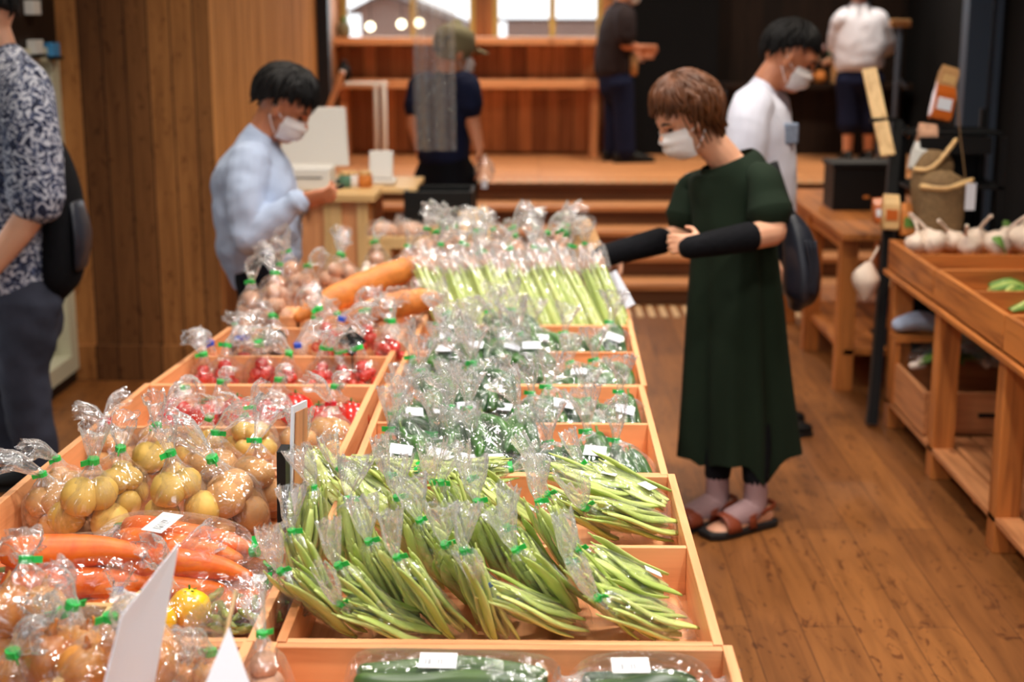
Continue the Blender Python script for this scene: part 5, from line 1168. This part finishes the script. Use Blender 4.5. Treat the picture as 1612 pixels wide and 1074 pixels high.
legs = [(c_(966, 130, .09), Vector((c_(968, 180).x, BY + .09, 1.05)), Vector((c_(968, 180).x, BY + .09, .68))), (c_(976, 130, -.09), Vector((c_(980, 180).x, BY - .09, 1.05)), Vector((c_(984, 180).x, BY - .09, .68)))]
for l_ in legs: limb(mb, list(l_), [.08, .055, .04])
rm(mb, 'body', 'skin2', root, .009, 3)
place_head_parts(root, lambda: (add_mask(HM, root), add_hair(HM, root, 'hair_black', 55, 75, 104, .011, 50, .012, 15)))
m = MB(); torso(m, [(c_(966, 112), .18, .14), (c_(967, 80), .185, .14), (c_(972, 45), .195, .135), (c_(976, 25), .17, .11), (c_(979, 10), .08, .075)], phi, 26)
for a_, b_ in ((sN, eN), (sF, eF)): limb(m, [a_.lerp(neck0, .3), a_, a_.lerp(b_, .75)], [.075, .08, .08], 14)
rm(m, 'shirt', 'charcoal', root, .011, 3, .015, .12)
m = MB(); torso(m, [(c_(970, 140), .16, .13), (c_(967, 108), .165, .13)], phi)
for l_ in legs: limb(m, list(l_), [.11, .085, .08], 14)
rm(m, 'trousers', 'navy', root, .012, 3)
for l_ in legs:
    before = set(COL.objects); shoe(root, Vector((l_[2].x, l_[2].y, .68)), phi, 'black', zb=.6)
    for o in [o for o in COL.objects if o not in before and o.parent == root]: fin(o, root)
t = thing('paper_cup', c_(997, 100, -.1), 'pale cup held low by the man on the platform', 'cup'); MB().lathe([(.03, -.09), (.038, .06), (.036, .06), (.028, -.08)], 16).build('cup_wall', 'kraft', t)

# ---- the woman on the platform, seen from behind
y_ = 11.2; BX, BY = aty(1353, 200, y_).x, y_
root = person((BX, BY, .6), 'woman in a white blouse and navy cropped trousers seen from behind')
c_ = lambda px, py, dy=0: aty(px, py, y_ + dy)
phi = rad(88); hc = c_(1352, -20); HM = head_matrix(hc, phi, rad(12), 0, 1.0); neck0 = c_(1354, 8); sN = c_(1384, 34); sF = c_(1326, 34); eN = c_(1392, 72, .08); wN = c_(1378, 78, .28); eF = c_(1320, 72, .08); wF = c_(1332, 78, .28)
mb = MB(); add_head(mb, HM); limb(mb, [neck0 - Vector((0, 0, .08)), neck0, HM @ Vector((0, -.02, -.03))], [.06, .05, .052], 12)
for a_, b_, e_, tb in ((sN, eN, wN, 1), (sF, eF, wF, -1)): limb(mb, [a_, b_], [.045, .038]); limb(mb, [b_, e_], [.038, .026]); add_hand(mb, e_, (0, 1, 0), (-tb, 0, .3), tb, .6)
torso(mb, [(c_(1353, 105), .15, .1), (c_(1354, 70), .13, .1), (c_(1354, 30), .12, .08)], phi)
legs = [(c_(1338, 125), Vector((c_(1336, 180).x, BY, 1.03)), Vector((c_(1334, 240).x, BY, .68))), (c_(1368, 125), Vector((c_(1368, 180).x, BY, 1.03)), Vector((c_(1368, 240).x, BY + .03, .68)))]
for l_ in legs: limb(mb, list(l_), [.085, .055, .036])
rm(mb, 'body', 'skin', root, .009, 3)
place_head_parts(root, lambda: add_hair(HM, root, 'hair_black', 50, 100, 130, .014, 110, .018, 16, .13))
m = MB(); torso(m, [(c_(1353, 104), .185, .135), (c_(1354, 80), .19, .14), (c_(1354, 50), .185, .13), (c_(1354, 30), .17, .11), (c_(1354, 15), .09, .08)], phi, 26)
for a_, b_, e_ in ((sN, eN, wN), (sF, eF, wF)): limb(m, [a_.lerp(neck0, .3), a_, b_, b_.lerp(e_, .6)], [.07, .08, .082, .07], 14)
rm(m, 'blouse', 'shirt_white', root, .011, 3, .02, .12)
m = MB(); torso(m, [(c_(1353, 130), .175, .13), (c_(1353, 103), .16, .12)], phi)
for l_ in legs: limb(m, [l_[0], l_[1], l_[1].lerp(l_[2], .42)], [.115, .09, .085], 14)
rm(m, 'cropped_trousers', 'navy', root, .012, 3)
for l_ in legs:
    before = set(COL.objects); shoe(root, Vector((l_[2].x, l_[2].y, .68)), phi, 'black', .95, zb=.6)
    for o in [o for o in COL.objects if o not in before and o.parent == root]: fin(o, root)

# ================================================================== checkout corner, left
t = thing('checkout_counter', (-1.0, 7.0, 0), 'light wooden checkout counter with a pale top behind the man in blue', 'counter')
rel(t, MB().box(-1.28, -.79, 6.62, 7.35, 0, .875), 'front_panel', 'cedar_z', bevel=.003)
rel(t, MB().box(-.98, -.90, 6.60, 6.62, 0, .875), 'batten', 'pale_z', bevel=.002); rel(t, MB().box(-.83, -.78, 6.60, 6.62, 0, .875), 'batten', 'pale_z', bevel=.002)
rel(t, MB().box(-1.32, -.74, 6.57, 7.42, .875, .91), 'counter_top', 'pale_x', bevel=.004)
rel(t, MB().box(-.745, -.58, 6.85, 7.36, .88, .905), 'side_leaf', 'pale_x', bevel=.004)
p = aty(500, 225, 7.0); t = thing('register_display', (p.x, 7.0, .91), 'large white register screen seen from behind on the counter', 'screen')
m = MB(); a, b_, c2, d_ = [aty(px, py, y) for px, py, y in ((440, 262, 7.0), (549, 262, 7.0), (543, 170, 7.08), (446, 170, 7.08))]; o_ = Vector(t.location); nn = Vector((0, .03, .003))
m.add([k - o_ for k in (a, b_, c2, d_)] + [k - o_ + nn for k in (a, b_, c2, d_)], [(0, 1, 2, 3), (7, 6, 5, 4), (0, 4, 5, 1), (1, 5, 6, 2), (2, 6, 7, 3), (3, 7, 4, 0)]); m.build('screen_back', 'white', t, False, .006)
MB().tube([(0, .05, .01), (0, .05, .12)], [.02, .02], 10).build('stand_neck', 'black', t); MB().box(-.09, .16, -.02, .12, 0, .012).build('stand_base', 'black', t, False, .004)
p = aty(490, 275, 6.75); t = thing('register_printer', (p.x, 6.75, .91), 'low white printer box below the register screen', 'printer')
MB().box(-.13, .10, -.08, .1, 0, .11).build('printer_body', 'white', t, False, .012); MB().box(-.09, .06, -.082, -.078, .06, .066).build('paper_slot', 'black', t, False)
p = aty(600, 268, 7.0); t = thing('card_reader', (p.x, 7.0, .91), 'small cream payment terminal tilted on the right end of the counter', 'terminal')
MB().obox((0, 0, .09), (1, 0, 0), (0, .35, 1), (0, -1, .35), .115, .13, .025).build('terminal_screen', 'white', t, False, .008); MB().box(-.06, .07, -.05, .08, 0, .025).build('terminal_base', 'white', t, False, .008)
for k, (px, py, r_, mt, lab) in enumerate([(545, 288, .035, 'leafdark', 'pale green jar on the counter left of the small terminal'), (556, 276, .026, 'mask', 'little white pot on the counter by the pale green jar'), (575, 276, .034, 'loaf', 'round tan jar on the counter beside the terminal')]):
    p = aty(px, py, 6.85); t = thing('counter_jar', (p.x, 6.85, .91), lab, 'jar', 'jars on the counter')
    MB().lathe([(r_ * .8, 0), (r_, .01), (r_, .05), (r_ * .8, .06)], 16).build('jar_body', mt, t); MB().lathe([(r_ * .85, .06), (r_ * .85, .075), (r_ * .2, .077)], 16).build('jar_lid', 'pale_x', t)
t = thing('vinyl_screen', aty(682, 110, 7.35), 'hanging clear vinyl sheet in front of the capped man', 'screen')
o_ = Vector(t.location); m = MB(); rr = []
for zz in (-.40, -.2, 0, .25, .7, 1.25): rr.append([(-.10 + .21 * i / 12, .018 * math.sin(i * 1.3 + zz * 2), zz) for i in range(13)])
m.rings(rr, closed=False); m.build('vinyl_sheet', 'vinyl', t); MB().tube([(-.11, 0, 1.25), (.12, 0, 1.25)], [.008, .008], 8).build('top_rod', 'steel', t)
MB().tube([(0, 0, 1.25), (0, 0, 3.3 - o_.z)], [.003, .003], 6).build('hanging_wire', 'steel', t)
# stand of crates in front of the steps
t = thing('crate_stand', (-.42, 6.9, 0), 'low pale wooden stand carrying the black crate', 'stand')
rel(t, MB().box(-.72, -.22, 6.6, 7.1, .68, .70), 'stand_top', 'pale_x', bevel=.002)
for x in (-.70, -.24):
    for y in (6.62, 7.08): rel(t, MB().box(x - .02, x + .02, y - .02, y + .02, 0, .68), 'leg', 'pale_z')
rel(t, MB().box(-.70, -.24, 6.61, 6.63, .40, .45), 'rail', 'pale_x')
p = aty(692, 335, 6.85); t = thing('black_crate', (p.x, 6.9, .70), 'black plastic crate on the stand in front of the capped man', 'crate')
for a in ((-.16, .16, -.14, -.125), (-.16, .16, .125, .14), (-.16, -.145, -.125, .125), (.145, .16, -.125, .125)): MB().box(*a, 0, .20).build('crate_wall', 'black', t, False, .003)
MB().box(-.145, .145, -.125, .125, 0, .01).build('crate_floor', 'black', t, False)
t = thing('wooden_crate', aty(710, 392, 6.35), 'pale open wooden crate with a round hole below the black crate', 'crate')
MB().box(-.13, .10, -.005, .01, -.04, .08).build('crate_front', 'pale_x', t, False, .002); MB().box(-.13, -.115, .01, .2, -.04, .08).build('crate_side', 'pale_y', t, False); MB().box(.085, .10, .01, .2, -.04, .08).build('crate_side', 'pale_y', t, False); MB().box(-.115, .085, .185, .2, -.04, .08).build('crate_back', 'pale_x', t, False); MB().box(-.115, .085, .01, .185, -.04, -.03).build('crate_floor', 'pale_x', t, False)
cz = t.location.z
for x in (-.115, .085):
    for y in (.02, .18): MB().box(x - .012, x + .012, y - .012, y + .012, -cz, -.04).build('leg', 'pale_z', t, False)
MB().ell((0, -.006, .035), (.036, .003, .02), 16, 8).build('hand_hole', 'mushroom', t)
t = thing('wooden_board', aty(748, 352, 6.5), 'pale wooden lid tilted up beside the open crate', 'lid', rot=(rad(62), rad(-14), rad(8))); MB().box(-.06, .07, -.07, .07, 0, .012).build('lid_board', 'pale_x', t, False, .002)
t = thing('bread_tray', aty(630, 378, 6.2), 'shallow wooden tray of wrapped loaves beside the checkout counter', 'tray')
MB().box(-.13, .13, -.1, .1, -.02, -.008).build('tray_floor', 'pale_x', t, False); MB().box(-.13, .13, -.10, -.09, -.008, .03).build('tray_front', 'pale_x', t, False, .002); MB().box(-.13, .13, .09, .10, -.008, .03).build('tray_back', 'pale_x', t, False, .002)
tz = Vector(t.location)
for x in (-.11, .11): MB().box(x - .012, x + .012, .06, .085, -tz.z, -.02).build('leg', 'pale_z', t, False)
for k, (dx, lab) in enumerate([(-.07, 'left wrapped loaf in the wooden tray beside the counter'), (.05, 'right wrapped loaf in the wooden tray beside the counter')]):
    b_ = thing('wrapped_loaf', (tz.x + dx, tz.y, tz.z - .006), lab, 'bread', 'wrapped loaves by the counter')
    MB().tube([(-.04, 0, .035), (0, 0, .045), (.04, 0, .04)], [(.05, .035), (.055, .04), (.045, .032)], 12, side=(0, 1, 0), sub=3).build('loaf', 'root', b_)
    film_tube('wrapper', b_, [(-.075, 0, .03), (-.05, 0, .04), (0, 0, .048), (.04, 0, .045), (.06, 0, .06), (.085, 0, .10)], [(.04, .01), (.058, .042), (.062, .048), (.05, .04), (.02, .02), (.05, .03)], 0, 0, .15, 7 + k, neck=.7)
# white pipe frame, leaning post and clutter at the left of the platform
t = thing('pipe_frame', aty(585, 250, 11.0), 'white tubular frame standing left of the wall bench', 'frame'); o_ = Vector(t.location); z0 = .6 - o_.z
m = MB(); m.tube([(.10, 0, z0), (.10, 0, z0 + .60)], [.022, .022], 10); m.build('upright', 'white', t); m = MB(); m.tube([(.04, 0.0, z0), (.04, 0, z0 + .60)], [.016, .016], 10); m.build('upright', 'white', t)
MB().tube([(.12, 0, z0 + .60), (-.18, 0, z0 + .60)], [.016, .016], 10).build('top_bar', 'white', t)
a, b_ = aty(519, 168, 9.3), aty(540, 112, 9.3); t = thing('leaning_board', a, 'narrow wooden board leaning behind the register screen', 'board'); MB().beam(Vector((0, 0, 0)), b_ - a, .10, .03).build('plank', 'cedar_z', t, False, .003)
MB().beam(Vector((0, 0, 0)), Vector((-.02, .1, .37 - a.z)), .06, .03).build('prop', 'cedar_z', t, False)
for k, (px, py, r_, mt, lab) in enumerate([(541, 40, .055, 'khaki', 'dark green plant pot on the left end of the window sill'), (541, 92, .06, 'black', 'black kettle shape on the left end of the long ledge')]):
    p = aty(px, py, 11.85 if k == 0 else 11.6); t = thing(['sill_pot', 'ledge_kettle'][k], (p.x, p.y, [1.53, 1.20][k]), lab, ['pot', 'kettle'][k])
    MB().lathe([(r_ * .7, 0), (r_, .03), (r_ * .95, .09), (r_ * .5, .12)], 16).build('vessel', mt, t); MB().ell((0, 0, .13), (r_ * .5, r_ * .5, .03)).build('top', 'leaf' if k == 0 else 'black', t)

# ================================================================== right side: bench, rack, market table
t = thing('side_bench', (1.65, 7.0, 0), 'amber wooden bench table behind the market table on the right', 'bench')
rel(t, MB().box(1.36, 2.0, 6.5, 8.25, .715, .745), 'bench_top', 'oak_y', bevel=.003)
for x in (1.41, 1.93):
    for y in (6.62, 7.45, 8.15): rel(t, MB().box(x - .04, x + .04, y - .04, y + .04, 0, .715), 'leg', 'oak_z', bevel=.003)
rel(t, MB().box(1.40, 1.96, 6.58, 8.2, .17, .20), 'lower_shelf', 'oak_y', bevel=.003)
rel(t, MB().box(1.385, 1.41, 6.62, 8.15, .655, .715), 'side_rail', 'oak_y')
t = thing('wire_crate', (1.62, 7.45, .745), 'dark wire crate standing on the amber bench', 'crate')
for a in ((-.15, .17, -.13, -.12), (-.15, .17, .12, .13), (-.15, -.14, -.12, .12), (.16, .17, -.12, .12)): MB().box(*a, .01, .21).build('crate_wall', 'black', t, False, .003)
MB().box(-.16, .18, -.14, .14, .21, .235).build('crate_rim', 'black', t, False, .004); MB().box(-.15, .17, -.13, .13, 0, .01).build('crate_floor', 'black', t, False)
MB().box(-.0, .03, -.135, -.13, .06, .075).build('crate_tag', 'loaf', t, False)
# black rack with paper goods
t = thing('display_rack', (1.72, 6.25, 0), 'black metal rack of paper packets beside the steel column', 'rack')
A = lambda px, py, y: aty(px, py, y)
for (a0, a1) in (((1372, 668, 5.98), (1412, 190, 6.35)), ((1412, 520, 6.35), (1418, 196, 6.42))):
    p0, p1 = A(*a0), A(*a1); p0.z = max(0, p0.z); rel(t, MB().beam(p0, p1, .042, .042), 'post', 'black', False)
for x in (1.95,):
    rel(t, MB().box(x - .015, x + .015, 6.2, 6.23, 0, 1.2), 'post', 'black'); rel(t, MB().box(x - .015, x + .015, 6.5, 6.53, 0, 1.3), 'post', 'black')
for y0_, y1_, z in ((6.12, 6.5, .72), (6.2, 6.5, .98), (6.28, 6.52, 1.20)): rel(t, MB().box(1.56, 1.97, y0_, y1_, z, z + .015), 'shelf', 'black', False, .002)
rel(t, MB().box(1.50, 1.97, 6.05, 6.5, .30, .315), 'shelf', 'black')
rel(t, MB().box(1.66, 1.97, 6.53, 6.54, .3, 1.22), 'back_panel', 'black')
rel(t, MB().box(1.60, 1.90, 6.20, 6.23, 1.13, 1.20), 'shelf_rim', 'black')
rel(t, MB().beam(A(1370, 190, 6.3), A(1412, 188, 6.3), .02, .02), 'brace', 'black')
a, b_ = A(1398, 245, 6.22), A(1368, 108, 6.42); t = thing('pale_plank', a, 'pale plank leaning against the top of the black rack', 'board'); MB().beam(Vector((0, 0, 0)), b_ - a, .062, .015, up=(0, 1, 0)).build('plank', 'pale_z', t, False, .002)
def packet(px, py, y, w_, h, d_, mt, lab, rot=0, cap=None):
    p = A(px, py, y); t = thing('paper_packet', p, lab, 'packet', 'packets on the black rack', rot=(rad(-12), rad(rot), 0))
    m = MB(); m.rings([[(sx * a * w_ / 2, sy * b2 * d_ / 2, z * h) for sx, sy in ((-1, -1), (1, -1), (1, 1), (-1, 1))] for a, b2, z in ((.9, .9, 0), (1, 1, .1), (1, .95, .7), (.95, .3, .95), (.95, .15, 1))]); m.build('packet_body', mt, t, False, .003)
    if cap: MB().box(-w_ / 2 * .7, w_ / 2 * .7, -d_ / 2 - .003, -d_ / 2 + .003, h * .25, h * .55).build('packet_label', cap, t, False)
    return t
packet(1478, 190, 6.4, .09, .17, .06, 'jam', 'amber packet with a white top on the highest shelf of the rack', 12, 'paper')
packet(1487, 140, 6.44, .08, .10, .05, 'kraft', 'kraft packet at the very top of the rack', 16, 'pale_x')
packet(1455, 250, 6.25, .08, .15, .06, 'root', 'reddish packet on the middle shelf of the rack', 6, 'jam')
packet(1478, 262, 6.28, .08, .14, .06, 'mushroom', 'dark brown packet on the middle shelf of the rack', 4, 'white')
packet(1440, 268, 6.2, .06, .12, .05, 'white', 'slim grey packet at the left of the middle shelf', 14)
packet(1400, 362, 6.15, .07, .15, .06, 'pale_x', 'yellowish packet with a red top at the low left of the rack', 3, 'jam')
packet(1385, 352, 6.2, .05, .11, .05, 'jam', 'red brown packet beside the left post of the rack', -5, 'paper')
packet(1428, 372, 6.12, .06, .14, .05, 'loaf', 'tan packet standing left of the woven basket', 2, 'leaf')
p = A(1478, 372, 6.05); t = thing('woven_basket', p, 'tall woven basket hanging with a white tag at the rack', 'basket')
MB().tube([(0, 0, 0), (0, 0, .08), (0, 0, .16), (.01, 0, .215)], [(.092, .05), (.098, .055), (.098, .06), (.102, .065)], 20, side=(1, 0, 0), sub=3).build('basket_body', 'straw', t)
MB().tube([(-.09, -.03, .21), (0, -.06, .205), (.11, -.03, .235)], [.012] * 3, 8, sub=3).build('basket_rim', 'pale_x', t); MB().tube([(.03, 0, .62), (.06, 0, .42), (.09, -.02, .23)], [.003] * 3, 6, sub=2).build('hanging_cord', 'straw', t)
MB().box(.075, .115, -.085, -.08, .12, .23).build('paper_tag', 'paper', t, False)
p = A(1460, 330, 6.1); t = thing('straw_pouch', p, 'soft straw pouch with a curved rim left of the tall basket', 'basket')
MB().tube([(0, 0, -.02), (0, 0, .08), (.01, 0, .15), (.03, 0, .21)], [(.06, .04), (.08, .05), (.085, .05), (.07, .04)], 18, side=(1, 0, 0), sub=3, fn=lambda s, th: 1 + .05 * math.cos(3 * th)).build('pouch_body', 'straw', t)
MB().tube([(-.07, -.03, .17), (0, -.05, .18), (.09, -.03, .29)], [.010] * 3, 8, sub=3).build('pouch_rim', 'pale_x', t)
p = A(1362, 450, 6.0); t = thing('shell_bag', p, 'small cream paper bag hung on the post of the rack', 'bag'); MB().tube([(0, 0, -.05), (0, 0, 0), (0, 0, .04), (.01, 0, .09)], [(.02, .02), (.05, .04), (.055, .04), (.02, .012)], 14, side=(1, 0, 0), sub=3, fn=lambda s, th: 1 + .08 * math.cos(5 * th)).build('bag_body', 'garlic', t); MB().tube([(.0, 0, .07), (.03, 0, .13), (.05, .02, .16)], [.006, .005, .004], 6).build('bag_twist', 'garlic', t)

# market table
t = thing('market_table', (1.95, 5.0, 0), 'amber wooden market table with trays and a slatted shelf on the right', 'table')
rel(t, MB().box(1.44, 2.36, 3.3, 6.06, .645, .665), 'tabletop', 'oak_y', bevel=.002)
for y in (3.75, 4.53, 5.30, 6.0):
    for x in (1.51, 2.30): rel(t, MB().box(x - .04, x + .04, y - .04, y + .04, 0, .645), 'leg', 'oak_z', bevel=.003)
for k in range(9): rel(t, MB().box(1.47 + .095 * k, 1.47 + .095 * k + .082, 3.4, 6.05, .10, .122), 'slat', 'brown_y', bevel=.002)
for y in (3.6, 4.8, 5.95): rel(t, MB().box(1.5, 2.3, y, y + .04, .06, .10), 'cross_rail', 'oak_x')
for y0_, y1_, lab in ((5.34, 6.05, 'amber tray of garlic at the far end of the market table'), (4.50, 5.33, 'amber tray beside the garlic holding green vegetables'), (3.5, 4.49, 'nearest amber tray on the market table')):
    tray('produce_tray', lab, 1.455, 1.455, 2.34, 2.34, y0_, y1_, [(y0_ + y1_) / 2], .667, .79, .004, .02, group='amber trays on the market table', sfx='oak')
t = tray('shelf_crate', 'amber crate of leafy greens on the slatted shelf', 1.47, 1.47, 2.32, 2.32, 5.42, 6.02, [], .124, .30, .004, .02, cat='crate', group=None, sfx='brown')
rel(t, MB().box(1.68, 1.84, 5.412, 5.422, .20, .215), 'hand_slot', 'black')
def garlic(p, s, yaw, lab):
    t = thing('garlic', p, lab, 'garlic', 'garlic heads on the market table', rot=(.5, .3, yaw))
    MB().lathe([(.004, 0), (.024 * s, .004), (.036 * s, .022 * s), (.032 * s, .042 * s), (.014 * s, .056 * s), (.008 * s, .066 * s)], 20, fn=lambda th, z: 1 + .07 * math.cos(7 * th)).build('bulb', 'garlic', t)
    MB().tube([(0, 0, .06 * s), (.01, 0, .085 * s), (.03, 0, .115 * s), (.035, 0, .12 * s)], [.008, .0065, .007, .009], 8, sub=3).build('stalk', 'garlic', t)
gx = [1440, 1478, 1508, 1535, 1562, 1580, 1606, 1460, 1528]
for k, px in enumerate(sorted(gx)):
    p = at(px, 390 if k % 2 else 396, .765); garlic(p + Vector((0, 0, .0)), 1.25 + .3 * (k % 3 == 2) + .35 * (k >= 6), 2.2 + .7 * k, 'white garlic head with its stalk, %s on the far tray' % place(k, len(gx)))
for k, (px, py, dx, dz) in enumerate([(1570, 372, .05, .06), (1590, 380, .09, .05), (1608, 385, .04, .07), (1585, 395, -.06, .05)]):
    p = at(px, py, .78); t = thing('leaf_sprig', p, 'green leaf standing at the right edge behind the garlic, %s' % ['leftmost', 'second', 'third', 'lowest'][k], 'leaf', 'leaves behind the garlic')
    MB().tube([(0, 0, -.02), (dx * .4, 0, dz * .7), (dx, .01, dz)], [(.012, .002), (.032, .003), (.004, .001)], 10, side=(0, .6, .6), sub=4).build('blade', 'leaf', t); MB().tube([(-.01, 0, -.06), (0, 0, -.02), (dx * .4, -.002, dz * .7)], [.004, .003, .002], 6).build('midrib', 'celery', t)
for k, (px, py, w_) in enumerate([(1490, 408, .10), (1545, 408, .12), (1600, 410, .10)]):
    p = at(px, py, .70); t = thing('foil_packet', p, 'silvery flat packet in front of the garlic, %s' % place(k, 3), 'packet', 'silvery packets before the garlic', rot=(rad(20), 0, .4 * k)); MB().tube([(-w_ / 2, 0, 0), (0, 0, .012), (w_ / 2, 0, 0)], [(.03, .004), (.035, .012), (.03, .004)], 12, side=(0, 1, 0), sub=4, fn=lambda s, th: 1 + .05 * math.cos(20 * s)).build('foil', 'steel', t); MB().box(-.02, .02, -.015, .015, .0245, .026).build('packet_label', 'paper', t, False)
for k, (px, py) in enumerate([(1588, 448), (1606, 462), (1612, 440), (1575, 440), (1618, 480)]):
    p = at(px, py, .735); t = thing('green_bunch', p + Vector((0, 0, -.03)), 'yellow green vegetable bunch, %s in the middle amber tray' % place(k, 5), 'vegetable', 'bunches in the middle amber tray', rot=(0, 0, .8 * k))
    for j in range(7): MB().tube([(-.07, .012 * (j - 3), .01 + .01 * (j % 3)), (0, .015 * (j - 3), .03 + .008 * (j % 3)), (.07, .02 * (j - 3), .02)], [.009, .012, .005], 8, sub=3).build('stalk', 'celery' if j % 2 else 'leaf', t)
for k, (px, py, mt, lab) in enumerate([(1405, 590, 'leaf', 'leafy green bundle at the left end of the shelf crate'), (1432, 578, 'leafdark', 'second leafy bundle in the shelf crate left of the leg'), (1450, 588, 'leaf', 'leafy bundle right behind the front leg'), (1500, 580, 'leafdark', 'blue green leafy bundle in film right of the leg'), (1530, 588, 'leafdark', 'blue green leafy bundle in the middle of the shelf crate'), (1475, 560, 'leaf', 'leafy bundle at the back of the shelf crate'), (1565, 590, 'leafdark', 'blue green leafy bundle at the right of the shelf crate')]):
    p = at(px, py, .29); t = thing('leafy_bundle', p + Vector((.13 + .06 * (k == 0), .05, .025)), lab, 'vegetable', 'leafy bundles in the shelf crate', rot=(0, 0, .5 * k)); q = random.Random(k)
    for j in range(9):
        a = q.uniform(-1, 1); MB().tube([(-.09, .01 * a, 0), (0, .03 * a, .02 + .02 * q.random()), (.10, .07 * a, .03 * q.random())], [(.006, .004), (.03, .004), (.012, .002)], 8, side=(0, 1, .5 * a), sub=3).build('leaf', mt, t)
    MB().tube([(-.10, 0, 0), (-.06, 0, .006)], [.016, .018], 10).build('white_stem', 'garlic', t)
    if mt == 'leafdark': film_tube('plastic_bag', t, [(-.15, 0, .01), (-.10, 0, .02), (0, 0, .03), (.10, 0, .035), (.14, 0, .05)], [(.03, .01), (.05, .03), (.08, .04), (.09, .04), (.10, .05)], 0, 0, .15, k, neck=.9)
# low shelf crate seen behind the legs of the far end
p = at(1445, 512, .45); t = thing('blue_bag', p, 'pale blue wrapped bag in the shade behind the front leg', 'bag'); MB().tube([(-.08, 0, .0), (0, 0, .02), (.08, 0, .0)], [(.04, .03), (.05, .04), (.04, .03)], 12, side=(0, 1, 0), sub=3, fn=lambda s, th: 1 + .07 * math.cos(5 * th + 9 * s)).build('wrap', 'shirt_blue', t)
MB().box(-.10, .10, -.06, .06, -.06, -.035).build('support_board', 'oak_x', t, False)
for x in (-.09, .09): MB().box(x - .01, x + .01, -.05, .05, .124 - p.z, -.06).build('support_leg', 'oak_z', t, False)
# counter and stand in the dark recess
t = thing('recess_counter', (2.2, 11.9, .6), 'dark wooden counter in the recess in front of the woman in white', 'counter')
rel(t, MB().box(1.45, 2.95, 11.75, 12.15, 1.13, 1.17), 'counter_top', 'brownblack'); rel(t, MB().box(1.5, 2.9, 11.9, 12.1, .6, 1.13), 'counter_front', 'brownblack')
p = aty(1292, 96, 11.9); t = thing('flower_arrangement', (p.x, 11.9, 1.17), 'dusty pink dried flowers on the dark counter in the recess', 'flowers')
MB().lathe([(.04, 0), (.05, .05), (.03, .10)], 14).build('vase', 'loaf', t); q = random.Random(4)
for k in range(12): MB().ell((q.uniform(-.10, .10), q.uniform(-.06, .06), .13 + q.uniform(0, .16)), (.03, .03, .025), 10, 7).build('bloom', ['root', 'sock', 'leafdark'][k % 3], t)
p = aty(1312, 92, 11.85); t = thing('kraft_box', (p.x + .06, 11.85, 1.17), 'tan box on the dark counter left of the woman in white', 'box'); MB().box(-.07, .07, -.05, .05, 0, .16).build('box_body', 'kraft', t, False, .003); MB().box(-.072, .072, -.052, .052, .15, .165).build('box_lid', 'kraft', t, False, .003)
p = aty(1383, 250, 10.6); t = thing('grey_stand', (p.x, 10.6, .6), 'slim grey metal stand beside the woman in white', 'stand'); z1 = 1.62 - .6
MB().tube([(0, 0, 0), (0, 0, .42)], [.018, .018], 10).build('pole', 'steel', t); MB().box(-.35, .02, -.02, .02, 0, .03).build('foot_bar', 'steel', t, False, .004)
MB().tube([(.10, 0, 0), (.10, 0, z1)], [.022, .022], 10).build('pole', 'steel', t); MB().box(.03, .17, -.03, .03, z1, z1 + .05).build('wooden_cap', 'kraft', t, False, .004); MB().tube([(.10, 0, z1 - .35), (.16, -.03, z1 - .42)], [.015, .01], 8).build('hook', 'steel', t)
MB().ell((.15, -.02, .28), (.05, .04, .06)).build('hanging_pouch', 'kraft', t)
# clutter on the dark wall above the left window
for k, (px, py, mt, lab) in enumerate([(36, 12, 'white', 'small white card at the top of the dark left wall'), (38, 74, 'white', 'little white clip on the ledge above the glass opening'), (95, 78, 'blue', 'small blue box on the ledge above the glass opening')]):
    p = atx_ = aty(px, py, 6.4 if k < 2 else 6.62); t = thing(['wall_card', 'wall_clip', 'blue_box'][k], (WX + .02, p.y, p.z), lab, ['card', 'clip', 'box'][k]); MB().box(-.02, .02, -.05, .05, -.03, .03).build(['card_sheet', 'clip_body', 'box_body'][k], mt, t, False, .003)
    if k: MB().box(-.02, .03, -.06, .06, -.045, -.03).build('bracket', 'black', t, False)
